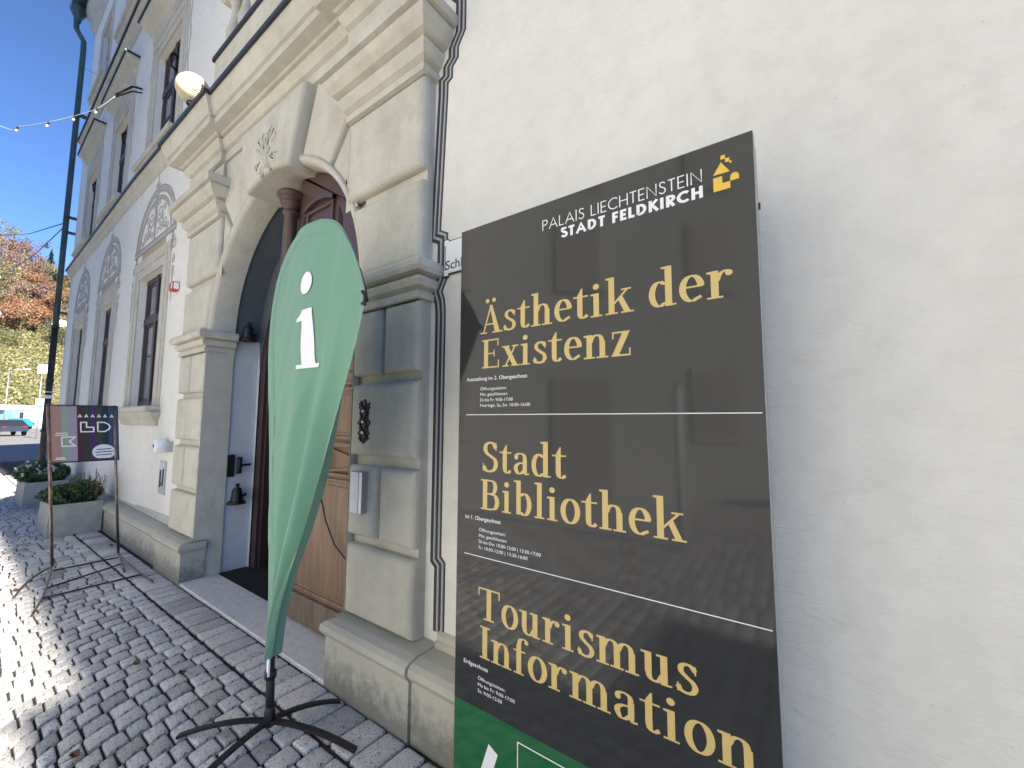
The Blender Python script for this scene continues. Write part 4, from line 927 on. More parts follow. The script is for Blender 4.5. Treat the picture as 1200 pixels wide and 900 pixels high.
# grid built as horizontal-ish rows: find for each z the left and right edge
def sm(E_): return [tuple(p) for p in catmull(E_, 8)]
LE, RE = sm(leftE), sm(rightE)
def at_z(E_, z, pick):
    xs_ = []
    for (a0, a1), (b0, b1) in zip(E_[:-1], E_[1:]):
        if (a1 - z) * (b1 - z) <= 0 and a1 != b1: xs_.append(a0 + (b0 - a0) * (z - a1) / (b1 - a1))
    return pick(xs_) if xs_ else (E_[0][0] if z < 1 else E_[-1][0])
NR, NC = 150, 60
def fold(u_, z_):
    r = at_z(RE, z_, max); l = at_z(LE, z_, min)
    if r is None or l is None: return 0
    t = (u_ - l) / max(r - l, .02)
    # long diagonal creases running from the lower sleeve up to the free tip
    d = .0
    amp = .040 * max(0, min(1, (2.15 - z_) / .8)) * max(.0, min(1, t * 1.4))
    ph = (1 - t) * 9 + z_ * 1.0
    d += amp * math.sin(ph * 2.1 + 1.5 * noise.noise(Vector((u_ * 2, z_ * .9, 0)))) * (.4 + .8 * t)
    d += .016 * noise.noise(Vector((u_ * 3.0 - z_ * 1.2, z_ * .8, 3))) * 2
    d += .010 * max(0, math.sin((u_ * .93 - z_ * .36) * 30 + 2 * noise.noise(Vector((z_ * 1.2, 0, 5))))) ** 3 * max(0, min(1, (2.2 - z_) / .5)) * t
    d += .010 * max(0, noise.noise(Vector((u_ * 9 - z_ * 3.0, z_ * 1.6, 9)))) * (1.2 - t)
    d += .005 * math.sin((u_ * 1.0 - z_ * .45) * 46) * max(0, 1 - abs(z_ - 1.6) / .5) * (1 - t)
    d += .006 * math.sin((u_ * .8 - z_ * .7) * 38) * max(0, 1 - abs(z_ - 2.15) / .3) * max(0, 1 - abs(t - .2) / .2)
    edge = min(1, t / .06, (1 - t) / .02 + .25)
    return d * max(.1, edge)
fb = MB(); rows = []
for i in range(NR + 1):
    z_ = .367 + (2.556 - .367) * (1 - (1 - i / NR) ** 1.25)
    l = at_z(LE, z_, min); r = at_z(RE, z_, max)
    rows.append([FP(l + (r - l) * k / NC, z_, fold(l + (r - l) * k / NC, z_)) for k in range(NC + 1)])
V = [p for r in rows for p in r]; F = [(i * (NC + 1) + k, i * (NC + 1) + k + 1, (i + 1) * (NC + 1) + k + 1, (i + 1) * (NC + 1) + k) for i in range(NR) for k in range(NC)]
fb.add(V, F, True); fabric = fb.build('fabric', 'flag_fabric', ff)
slv = MB()
# pole sleeve: slightly darker band of doubled cloth following the mast
sp_ = [q for q in mast[1:]]; spl = catmull(sp_, 5)
pts = [FP(p.x + .0, p.y, .010) for p in spl]; 
L_, Q_ = [], []
for i, p in enumerate(spl):
    a_ = spl[max(i - 1, 0)]; b_ = spl[min(i + 1, len(spl) - 1)]; t = (b_ - a_).normalized(); nn = Vector((t.y, -t.x))
    o1 = p - nn * .004; o2 = p + nn * .050
    L_.append(FP(o1.x, o1.y, fold(o1.x, o1.y) + .003)); Q_.append(FP(o2.x, o2.y, fold(o2.x, o2.y) + .0012))
mid_ = [(a_ + b_) / 2 + FN * .003 for a_, b_ in zip(L_, Q_)]; n = len(L_)
slv.add(L_ + mid_ + Q_, [(k * n + i, (k + 1) * n + i, (k + 1) * n + i + 1, k * n + i + 1) for k in range(2) for i in range(n - 1)], True)
slv.build('pole_sleeve', 'flag_fabric', ff)
mp = MB(); mp.tube([FP(0, .05), FP(-.01, .2), FP(-.030, .34), FP(-.045, .42, -.03)], .020, 12); mp.tube([FP(q[0] + (.012 if q[0] < .1 else -.035), q[1] - (.035 if q[1] > 2.2 else 0), -.020) for q in [tuple(p) for p in spl]], .007, 6)
mp.lathe([(.024, .04), (.026, .10), (.022, .12), (.018, .13)], FB, 12)
mp.lathe([(.018, -.02), (.027, -.015), (.027, .02), (.018, .025)], FP(-.018, .27), 12)
mp.tube([FP(-.02, .27), FP(-.06, .272)], .007, 6); mp.lathe([(0, -.012), (.014, -.01), (.014, .01), (0, .012)], FP(-.06, .272), 8)
mp.build('pole', 'matt_black', ff)
ck = MB(); ck.box(0, .026, -.008, .0, 0, .085); ckv = [(FP(-.02 + v[0], .275 + v[2], .02 + v[1])) for v in ck.v]; ck.v = [tuple(q) for q in ckv]; ck.build('clip', 'flag_white', ff)
tip = MB(); tip.tube([FP(.845, 2.06, .01), FP(.872, 2.035, .012), FP(.868, 2.0, .012), FP(.85, 2.01, .012)], .007, 6); tip.build('tip_hook', 'matt_black', ff)
def gz(u_, z_, e): return FP(u_, z_, fold(u_, z_) + e)
for nm, outline in (('letter', [(.196, 1.801), (.404, 1.803), (.402, 1.820), (.345, 1.826), (.330, 1.850), (.318, 2.098), (.305, 2.096), (.157, 2.060), (.158, 2.043), (.215, 2.050), (.225, 2.02), (.237, 1.85), (.225, 1.822), (.196, 1.818)]),):
    lt = MB()
    # stem as a grid so it follows the cloth
    def strip(ul, ur, za, zb, nz=14, nu=6):
        vv = [gz(ul(z) + (ur(z) - ul(z)) * j / nu, z, .005) for z in [za + (zb - za) * i / nz for i in range(nz + 1)] for j in range(nu + 1)]
        lt.add(vv, [(i * (nu + 1) + j, i * (nu + 1) + j + 1, (i + 1) * (nu + 1) + j + 1, (i + 1) * (nu + 1) + j) for i in range(nz) for j in range(nu)], True)
    strip(lambda z: .243 - (z - 1.82) * .10, lambda z: .348 - (z - 1.82) * .11, 1.820, 2.096, 22)
    strip(lambda z: .196, lambda z: .404, 1.801, 1.8199, 2, 10)
    strip(lambda z: .152 + (z - 2.042) * 1.4 if z > 2.062 else .155, lambda z: .243 - (z - 1.82) * .10, 2.042, 2.094, 6, 4)
    lt.build('letter', 'flag_white', ff)
dt = MB(); ring_ = [gz(.246, 2.231, .0055)]
for r_ in range(1, 5): ring_ += [gz(.246 + .066 * r_ / 4 * math.cos(2 * PI * k / 28), 2.231 + .056 * r_ / 4 * math.sin(2 * PI * k / 28), .0055) for k in range(28)]
fs = [(0, 1 + k, 1 + (k + 1) % 28) for k in range(28)] + [(1 + r_ * 28 + k, 1 + (r_ + 1) * 28 + k, 1 + (r_ + 1) * 28 + (k + 1) % 28, 1 + r_ * 28 + (k + 1) % 28) for r_ in range(3) for k in range(28)]
dt.add(ring_, fs, True); dt.build('letter_dot', 'flag_white', ff)
for ex, ey in ((-2.60, -.85), (-2.205, -.235), (-1.83, -.385), (-2.13, -1.02)):
    d_ = Vector((ex, ey, 0)) - FB; L = d_.length; d_ = d_.normalized(); s2 = Vector((-d_.y, d_.x, 0))
    lg = MB(); n = 10; V = []
    for i in range(n + 1):
        t = i / n; c = FB + d_ * (L * t) + Vector((0, 0, .055 + .02 * math.sin(PI * t * .8) - .062 * t ** 1.6)); w_ = .014
        for a_, b_ in ((-w_, 0), (w_, 0), (w_, .014), (-w_, .014)): V.append(c + s2 * a_ + Vector((0, 0, b_)))
    lg.add(V, [(i * 4 + k, i * 4 + (k + 1) % 4, i * 4 + 4 + (k + 1) % 4, i * 4 + 4 + k) for i in range(n) for k in range(4)] + [(3, 2, 1, 0), tuple(n * 4 + k for k in range(4))])
    lg.build('base_leg', 'matt_black', ff)

# ================================================================== INFO STAND
isd = empty('poster_stand', (-6.37, -.59, 0), 'poster frame of coloured stripes on two steel posts beside the planters', 'sign')
LEAN = .085; IX = -6.37
def IP(y_, z_, dx=0.0): return (IX + dx, y_ - LEAN * z_, z_)
for yb in (-.845, -.345):
    b_ = MB(); b_.tube([IP(yb, .06), IP(yb, 1.70)], .013, 10); b_.build('post', 'stand_steel', isd)
for nm, pts in (('foot', [IP(-.845, .09), (-6.30, -.865, .045), (-5.6, -.98, .018), (-5.06, -1.10, .014)]), ('foot', [IP(-.845, .05), (-6.33, -.92, .035), (-6.05, -1.05, .02), (-5.68, -1.15, .014)]), ('foot', [IP(-.345, .09), (-6.30, -.345, .045), (-5.7, -.34, .018), (-5.20, -.33, .014)]), ('foot', [IP(-.345, .05), (-6.2, -.36, .03), (-5.75, -.42, .014)]),
    ('crossbar', [(-6.32, -.85, .025), (-6.34, -.345, .025)]), ('crossbar', [(-5.72, -.97, .02), (-6.05, -.39, .02)]), ('crossbar', [(-5.45, -1.0, .018), (-5.50, -.34, .018)])):
    b_ = MB(); b_.tube([tuple(p) for p in (catmull(pts, 5) if len(pts) > 2 else pts)], .010 if nm == 'foot' else .008, 8); b_.build(nm, 'stand_steel' if nm == 'foot' else 'matt_black', isd)
YA, YB, ZA, ZB = -.86, -.315, 1.10, 1.69
def stripe(nm, a_, b_, m, z0=ZA, z1=ZB, e=.004):
    ya, yb = YA + (YB - YA) * a_, YA + (YB - YA) * b_; mb = MB()
    mb.add([IP(ya, z0, e), IP(yb, z0, e), IP(yb, z1, e), IP(ya, z1, e)], [(0, 1, 2, 3)]); return mb.build(nm, m, isd)
b_ = MB(); b_.add([IP(YA - .0, ZA, -.012), IP(YB, ZA, -.012), IP(YB, ZB, -.012), IP(YA, ZB, -.012), IP(YA, ZA, .002), IP(YB, ZA, .002), IP(YB, ZB, .002), IP(YA, ZB, .002)], [(3, 2, 1, 0), (4, 5, 6, 7), (0, 1, 5, 4), (1, 2, 6, 5), (2, 3, 7, 6), (3, 0, 4, 7)]); b_.build('board', 'matt_black', isd)
for k, (nm, cc) in enumerate((('pink', (.36, .20, .17)), ('mint', (.24, .31, .26)), ('lilac', (.30, .26, .34)), ('wine', (.055, .012, .03)), ('bottle', (.02, .035, .03)), ('violet', (.05, .015, .11)), ('olive', (.025, .045, .02)), ('navy', (.008, .02, .05)), ('blue', (.02, .055, .13)))):
    bd = [0, .19, .29, .40, .49, .58, .67, .76, .85, 1.0]; mat('stripe_' + nm, cc, .4); stripe('stripe', bd[k] + .0, bd[k + 1], 'stripe_' + nm)
b_ = MB()
for a_, c in ((IP(YA, ZA, .006), IP(YB, ZA, .006)), (IP(YA, ZB, .006), IP(YB, ZB, .006))): b_.tube([a_, c], .007, 6)
b_.build('frame_bar', 'matt_black', isd)
def IPu(a_, v_, e=.006): return IP(YA + (YB - YA) * a_, ZA + (ZB - ZA) * v_, e)
def outline(pts, wd=.03, close=True, m='white_print', nm='letter', e=.006):
    C = [Vector(p) for p in pts]; n = len(C); mb = MB(); asp = (YB - YA) / (ZB - ZA)
    rng = n if close else n - 1
    for i in range(rng):
        a_, b2 = C[i], C[(i + 1) % n]; t = (b2 - a_).normalized(); nn = Vector((-t.y, t.x)) * wd / 2; a2 = a_ - t * wd / 2; b3 = b2 + t * wd / 2
        ee = e + .0003 * (i % 3)
        mb.add([IPu(*(a2 - nn), ee), IPu(*(b3 - nn), ee), IPu(*(b3 + nn), ee), IPu(*(a2 + nn), ee)], [(0, 1, 2, 3)])
    return mb.build(nm, m, isd)
outline([(.19, .28), (.19, .44), (.37, .44), (.29, .36), (.37, .28)], .018); outline([(.45, .53), (.45, .70), (.53, .70), (.53, .61), (.63, .61), (.63, .53)], .02)
outline([(.69, .53), (.69, .70), (.79, .70), (.85, .66), (.87, .615), (.85, .57), (.79, .53)], .02)
mb = MB(); mb.add([IPu(.77 + .17 * math.cos(2 * PI * k / 24), .155 + .14 * max(-.82, math.sin(2 * PI * k / 24)), .0065) for k in range(24)], [tuple(range(24))]); mat('bubble', (.62, .66, .74), .5); mb.build('speech_bubble', 'bubble', isd)
for k, (a_, v_, L) in enumerate(((.67, .20, .2), (.65, .15, .25), (.66, .10, .22))): outline([(a_, v_), (a_ + L, v_ + .012)], .016, False, 'stripe_navy', 'print_line', .0075)
for a_, v_, L in ((.12, .51, .14), (.11, .475, .16), (.12, .08, .10), (.10, .055, .13)): outline([(a_, v_), (a_ + L, v_)], .014, False, nm='print_line')
for a_ in (.44, .53, .62, .71, .80, .90): outline([(a_ - .02, .80), (a_ + .02, .80), (a_, .84)], .012, True, nm='icon')

# ================================================================== WALL FIXTURES
def fx(name, loc, label, cat): return empty(name, loc, label, cat)
t = fx('bell_panel', (-2.25, -.105, 1.54), 'ornate black cast-iron bell plate with three white buttons on the right pilaster', 'doorbell')
hw_ = [(.0, .0), (.022, .02), (.045, .035), (.035, .055), (.05, .07), (.038, .09), (.036, .12), (.052, .135), (.052, .15), (.036, .165), (.034, .19), (.04, .21), (.034, .23), (.048, .245), (.040, .262), (.052, .28), (.035, .275), (.02, .268), (.012, .30), (0, .305)]
o_ = [(-2.25 + a_ * 1.2, 1.405 + b_ * .9) for a_, b_ in hw_] + [(-2.25 - a_ * 1.2, 1.405 + b_ * .9) for a_, b_ in hw_[::-1]][1:-1]
b_ = MB(); b_.poly_xz(o_, -.10, -.118, .003)
for k in range(26):
    a_ = random.uniform(0, 2 * PI); zc = 1.425 + k * .0095; b_.lathe([(.008, 0), (.006, .005), (0, .007)], (-2.25 + random.choice((-1, 1)) * random.uniform(.018, .034), -.117, zc), 6, (0, -1, 0))
b_.tube([(-2.25 + .03 * math.sin(q * .55), -.121, 1.42 + q * .012) for q in range(21)], .004, 5); b_.tube([(-2.25 - .03 * math.sin(q * .55), -.121, 1.42 + q * .012) for q in range(21)], .004, 5)
b_.build('plate', 'black_iron', t)
for z_ in (1.475, 1.54, 1.605): b_ = MB(); b_.box(-2.260, -2.243, -.127, -.116, z_ - .007, z_ + .007); b_.build('button', 'white_print', t)
t = fx('info_box', (-2.25, -.105, 1.12), 'slim white metal box with a printed sheet beside the wooden door', 'notice box')
b_ = MB(); b_.bbox(-2.30, -2.19, -.155, -.10, 1.0, 1.245, .004); b_.build('casing', 'sign_side', t)
b_ = MB(); b_.box(-2.297, -2.222, -.158, -.1545, 1.004, 1.241); b_.build('sheet', 'white_print', t)
t = fx('alarm_box', (-6.36, 0, 3.19), 'small red and white alarm box high on the wall beside the portal', 'alarm')
b_ = MB(); b_.bbox(-6.44, -6.31, -.07, 0, 3.13, 3.24, .008); mat('red_paint', (.50, .03, .02), .5); b_.build('casing', 'red_paint', t)
b_ = MB(); b_.box(-6.308, -6.300, -.06, -.01, 3.145, 3.225); b_.box(-6.35, -6.32, -.074, -.069, 3.15, 3.22); b_.build('front', 'white_print', t)
t = fx('wall_siren', (-6.3, 0, 1.24), 'round white siren on a bracket below the first ground-floor window', 'siren')
b_ = MB(); b_.lathe([(.0, .0), (.075, .0), (.085, .012), (.088, .09), (.078, .105), (.03, .11), (0, .11)], (-6.30, -.02, 1.24), 20, (-.1, -1, 0)); b_.build('drum', 'white_print', t)
b_ = MB(); b_.box(-6.17, -6.10, -.05, 0, 1.17, 1.29); b_.build('bracket', 'sign_side', t)
b_ = MB(); b_.lathe([(.0, .0), (.022, .0), (.022, .004)], (-6.31, -.131, 1.24), 12, (-.1, -1, 0)); b_.build('eye', 'matt_black', t)
t = fx('mail_slot', (-6.39, 0, .86), 'tall narrow steel plate with letter slot under the round siren', 'letter slot')
b_ = MB(); b_.bbox(-6.50, -6.28, -.012, 0, .66, 1.05, .003); b_.build('plate', 'sign_side', t)
b_ = MB(); b_.box(-6.44, -6.34, -.018, -.011, .76, .80); b_.box(-6.46, -6.43, -.018, -.011, .74, .94); b_.box(-6.36, -6.33, -.018, -.011, .80, .96); b_.build('slot', 'matt_black', t)
t = fx('street_sign', (-1.5, 0, 2.46), 'white street name plate with notched corners half hidden by the dark board', 'street sign')
def plate_pts(x0, x1, z0, z1, n_): return [(x0, z0), (x0 + n_, z0), (x0 + n_, z0 + n_ * .4), (x1 - n_, z0 + n_ * .4), (x1 - n_, z0), (x1, z0), (x1, z0 + n_), (x1 - n_ * .4, z0 + n_), (x1 - n_ * .4, z1 - n_), (x1, z1 - n_), (x1, z1), (x1 - n_, z1), (x1 - n_, z1 - n_ * .4), (x0 + n_, z1 - n_ * .4), (x0 + n_, z1), (x0, z1), (x0, z1 - n_), (x0 + n_ * .4, z1 - n_), (x0 + n_ * .4, z0 + n_), (x0, z0 + n_)]
b_ = MB(); b_.poly_xz(plate_pts(-1.692, -1.09, 2.357, 2.580, .035), 0, -.014); b_.build('border', 'black_print', t)
b_ = MB(); b_.poly_xz(plate_pts(-1.685, -1.097, 2.364, 2.573, .032), -.013, -.0165); b_.build('plate', 'white_print', t)
small_text('Schlo\u00dfergasse'[:4], -1.672, -1.545, 2.398, .052, -.0172, 'black_print', t, .01)
for k, (lx_, ly, lz, lab) in enumerate(((-4.90, .25, 2.50, 'black bell-shaped iron lamp under the arch spring, higher of the two'), (-4.90, .235, .80, 'dark bell-shaped iron lamp low on the white reveal, lower of the two'))):
    t = fx('wall_lamp', (lx_, ly, lz), lab, 'lamp'); t['group'] = 'lamps on the door reveal'
    b_ = MB(); b_.lathe([(.0, .095), (.018, .09), (.020, .07), (.010, .055), (.035, .045), (.045, .02), (.052, -.04), (.06, -.085)], (lx_, ly, lz), 14); b_.build('shade', 'black_iron', t)
    b_ = MB(); b_.lathe([(.06, -.085), (.085, -.095), (.085, -.115), (.04, -.12), (0, -.12)], (lx_, ly, lz), 14); b_.tube([(lx_ - .06, ly + .02, lz - .1), (lx_, ly, lz - .1)], .012, 6); b_.build('rim', 'black_iron', t)
    b_ = MB(); b_.tube([(lx_, ly + .04, lz - .05), (lx_ - .02, ly + .09, lz - .03), (lx_ - .06, ly + .10, lz - .03)], .012, 6); b_.build('arm', 'black_iron', t)
t = fx('pintle_plate', (-4.96, .2, 1.07), 'dark iron hinge plate with a thick pin on the white reveal', 'hinge')
b_ = MB(); b_.box(-4.975, -4.945, .155, .215, .96, 1.185); b_.build('plate', 'black_iron', t)
b_ = MB(); b_.tube([(-4.92, .25, .99), (-4.92, .25, 1.16)], .024, 10); b_.tube([(-4.92, .25, 1.075), (-4.93, .36, 1.075)], .012, 8); b_.build('pin', 'black_iron', t)
t = MB(); t.tube([(-3.00, .04, 1.13), (-2.98, .045, 1.0), (-2.90, .05, .82), (-2.78, .05, .68), (-2.62, .05, .60), (-2.5, .04, .56)], .006, 6)
tag(t.build('door_cable', 'matt_black'), 'thin black cable hanging in a curve across the wooden door', 'cable')
# ball on cornice
t = empty('ball_lamp', (-4.98, -.36, 4.72), 'cream ridged globe sitting on the portal cornice in sunlight', 'lamp')
b_ = MB(); b_.lathe([(max(.0001, .15 * math.sin(PI * k / 16)), -.15 * math.cos(PI * k / 16)) for k in range(17)], (-4.98, -.36, 4.885), 28); b_.build('globe', 'ball_cream', t)
b_ = MB(); b_.lathe([(.05, 4.72), (.045, 4.745), (.03, 4.76)], (-4.98, -.36, 0), 12); b_.build('socket', 'black_iron', t)

# ================================================================== CABLES
sg_ = empty('light_string', (-9.0, -.04, 7.1), 'string of clear bulbs running from the facade out across the street', 'string lights')
b_ = MB(); b_.tube([(-9.0, 0, 7.12), (-9.03, -.12, 7.10), (-9.1, -.306, 6.86)], .016, 6); b_.tube([(-9.0, 0, 7.05), (-9.04, -.12, 7.02), (-9.1, -.30, 6.83)], .012, 6); b_.build('bracket', 'black_iron', sg_)
sp = [(-9.1, -.306, 6.833), (-9.3, -.469, 6.61), (-9.6, -.675, 6.49), (-9.9, -.926, 6.36), (-10.3, -1.216, 6.28), (-10.6, -1.45, 6.32), (-11.4, -3.2, 6.9), (-12, -5.5, 7.6), (-12.4, -8.4, 8.6)]
mat('cable_pale', (.30, .38, .38), .5); mat('bulb_glass', (.40, .37, .33), .1)
b_ = MB(); b_.tube([tuple(p) for p in catmull(sp, 6)], .005, 6); b_.build('cable', 'cable_pale', sg_)
for p in sp[1:7]:
    b_ = MB(); b_.lathe([(.012, .0), (.014, -.04), (.012, -.05)], p, 8, (.3, .2, 1)); s_ = b_.build('socket', 'black_iron', sg_)
    b_ = MB(); b_.lathe([(.010, -.045), (.018, -.06), (.020, -.08), (.012, -.098), (0, -.10)], p, 10, (.3, .2, 1)); b_.build('bulb', 'bulb_glass', sg_)
t = MB(); t.tube([(-9.0, -.045, 7.128), (-12.0, -.02, 8.75), (-15.3, .004, 10.823)], .007, 5); tag(t.build('thin_wire', 'cable_pale'), 'thin pale wire rising from the facade bracket to the downpipe', 'wire')
t = MB(); t.tube([(-15.4, -.056, 6.567), (-20, -.33, 7.4), (-25.0, -.718, 8.526), (-34, -4, 10.2)], .012, 5); tag(t.build('street_cable', 'matt_black'), 'dark cable leaving the downpipe, upper of the two, nearly level against the sky', 'cable')
t = empty('lower_light_string', (-15.4, -.065, 6.47), 'dark cable with small bulbs sagging from the downpipe towards the hill', 'string lights')
sp = [(-15.4, -.065, 6.473), (-17, -.2, 6.377), (-19, -.306, 6.42), (-21.5, -.491, 6.589), (-24, -.653, 6.795), (-32, -3.5, 7.9)]
b_ = MB(); b_.tube([tuple(p) for p in catmull(sp, 5)], .012, 5); b_.build('cable', 'matt_black', t)
for p in sp[1:5]: b_ = MB(); b_.lathe([(.02, 0), (.025, -.05), (.04, -.09), (.03, -.14), (0, -.15)], p, 8); b_.build('bulb', 'bulb_glass', t)

# ================================================================== PLANTERS AND SHRUBS
def trough(cx0, cx1, y0, y1, h, lab):
    t = empty('planter', ((cx0 + cx1) / 2, (y0 + y1) / 2, 0), lab, 'planter', 'concrete planters along the facade')
    i = .012; b_ = MB(); e = .04
    bot = [(cx0 + i, y0 + i * .3), (cx1 - i, y0 + i * .3), (cx1 - i, y1 - .01), (cx0 + i, y1 - .01)]
    top = [(cx0, y0), (cx1, y0), (cx1, y1), (cx0, y1)]
    bot, top = [(cx0, y0), (cx1, y0), (cx1, y1), (cx0, y1)], [(cx0 + i, y0 + i * 1.3), (cx1 - i * .4, y0 + i * 1.3), (cx1 - i * .4, y1), (cx0 + i, y1)]
    inn = [(top[0][0] + e, top[0][1] + e), (top[1][0] - e, top[1][1] + e), (top[2][0] - e, top[2][1] - e), (top[3][0] + e, top[3][1] - e)]
    V = [(x, y, .0) for x, y in bot] + [(x, y, h - .01) for x, y in top] + [(x + (.008 if k in (0, 3) else -.008), y + (.008 if k < 2 else -.008), h) for k, (x, y) in enumerate(top)] + [(x, y, h) for x, y in inn] + [(x, y, h - .08) for x, y in inn]
    b_.add(V, [(k * 4 + q, k * 4 + (q + 1) % 4, k * 4 + 4 + (q + 1) % 4, k * 4 + 4 + q) for k in range(4) for q in range(4)] + [(16, 17, 18, 19)]); b_.build('trough', 'concrete', t)
    b_ = MB(); b_.add([(x, y, h - .06) for x, y in inn], [(0, 1, 2, 3)]); b_.build('soil', 'soil', t)
    return t
trough(-9.05, -8.19, -.705, -.18, .41, 'grey concrete planter nearest the portal with a dark leafy shrub')
trough(-12.2, -11.1, -.685, -.14, .44, 'grey concrete planter farther along the wall with white flowers')
def leafcloud(name, m, parent, cx, cy, cz, rx, ry, rz, n, size, thr=.0, seed=0, mb=None, up=.3):
    rn = random.Random(seed); b_ = mb or MB()
    k = 0; tries = 0
    while k < n and tries < n * 6:
        tries += 1
        p = Vector((rn.uniform(-1, 1), rn.uniform(-1, 1), rn.uniform(-1, 1)))
        L = p.length
        if L > 1 or L < .35 * rn.random(): continue
        q = Vector((cx + p.x * rx, cy + p.y * ry, cz + p.z * rz))
        if noise.noise(q * (2.2 / max(rx, .4)) + Vector((seed, 0, 0))) < thr - .25 * (1 - L): continue
        nrm = Vector((rn.gauss(0, 1), rn.gauss(0, 1), rn.gauss(0, 1) + up)).normalized(); a_ = nrm.orthogonal().normalized(); a_.rotate(Matrix.Rotation(rn.uniform(0, 6.28), 3, nrm)); b2 = nrm.cross(a_)
        s_ = size * rn.uniform(.6, 1.3); tv = min(1, max(0, rn.gauss(.45, .25)))
        b_.add([q - a_ * s_, q - b2 * s_ * .5, q + a_ * s_, q + b2 * s_ * .5], [(0, 1, 2, 3)], False, (tv, tv, tv)); k += 1
    if mb is None: return b_.build(name, m, parent, tint=True)
s1 = empty('shrub', (-8.6, -.45, .36), 'dense dark green shrub with brown seed heads in the nearer planter', 'shrub')
leafcloud('foliage', 'shrub_leaf', s1, -8.62, -.45, .50, .46, .33, .13, 3000, .024, -.15, 3)
leafcloud('foliage', 'shrub_leaf', s1, -8.50, -.34, .57, .26, .20, .12, 1100, .020, -.2, 4)
b_ = MB(); rn = random.Random(5)
for k in range(34):
    x_, y_ = -8.5 + rn.uniform(-.25, .25), -.28 + rn.uniform(-.16, .12); h_ = rn.uniform(.64, .82)
    b_.tube([(x_, y_, .45), (x_ + rn.uniform(-.04, .04), y_ + rn.uniform(-.03, .03), h_)], .003, 4, tint if False else True); 
    for q in range(5): z_ = h_ - q * .025; b_.lathe([(0, 0), (.008, .006), (0, .014)], (x_ + rn.uniform(-.012, .012), y_ + rn.uniform(-.012, .012), z_), 5)
b_.build('seed_stalks', 'seedhead', s1, tint=True)
b_ = MB()
for k in range(8): b_.tube([(-8.7 + k * .03, -.45, .35), (-8.85 + k * .06, -.5 + .03 * k, .55)], .006, 5)
b_.build('stem', 'bark', s1)
s2 = empty('shrub', (-11.65, -.42, .39), 'green shrub with white blossoms in the farther planter', 'shrub')
leafcloud('foliage', 'shrub_leaf', s2, -11.65, -.42, .56, .60, .36, .20, 3200, .03, -.15, 13)
leafcloud('blossom', 'flower_white', s2, -11.5, -.60, .64, .40, .17, .15, 60, .036, -.1, 17)
leafcloud('blossom', 'flower_white', s2, -11.35, -.42, .66, .25, .12, .12, 40, .036, -.1, 18)
b_ = MB()
for k in range(8): b_.tube([(-11.8 + k * .04, -.42, .37), (-11.95 + k * .08, -.5 + .03 * k, .62)], .008, 5)
b_.build('stem', 'bark', s2)
# fallen leaves
mat('dry_leaf', (.12, .06, .035), .8)
for k, (x_, y_, lab) in enumerate(((-7.05, -.28, 'curled brown leaf on the edge setts near the plinth'), (-7.3, -.62, 'reddish leaf lying between poster stand and wall'), (-3.55, -.80, 'dark dry leaf on the shaded cobbles in mid foreground'), (-3.20, -.66, 'small brown leaf near the row of edge setts before the doorstep'), (-2.83, -1.17, 'brown leaf on the cobbles at the bottom edge of the picture'), (-5.9, -1.12, 'orange leaf on the sunlit cobbles beside the stand foot'))):
    b_ = MB(); an = k * 1.3; V = []
    for q in range(10):
        a_ = 2 * PI * q / 10; r_ = .021 * (1 + .35 * (q % 2)); V.append((x_ + r_ * 1.3 * math.cos(a_ + an), y_ + r_ * .8 * math.sin(a_ + an), .012 + .012 * abs(math.cos(a_)) + random.uniform(0, .006)))
    V.append((x_, y_, .008)); b_.add(V, [(q, (q + 1) % 10, 10) for q in range(10)]); b_.tube([(x_, y_, .01), (x_ + .06 * math.cos(an), y_ + .06 * math.sin(an), .02)], .0018, 4)
    tag(b_.build('fallen_leaf', 'dry_leaf'), lab, 'leaf', 'dry leaves on the cobbles')

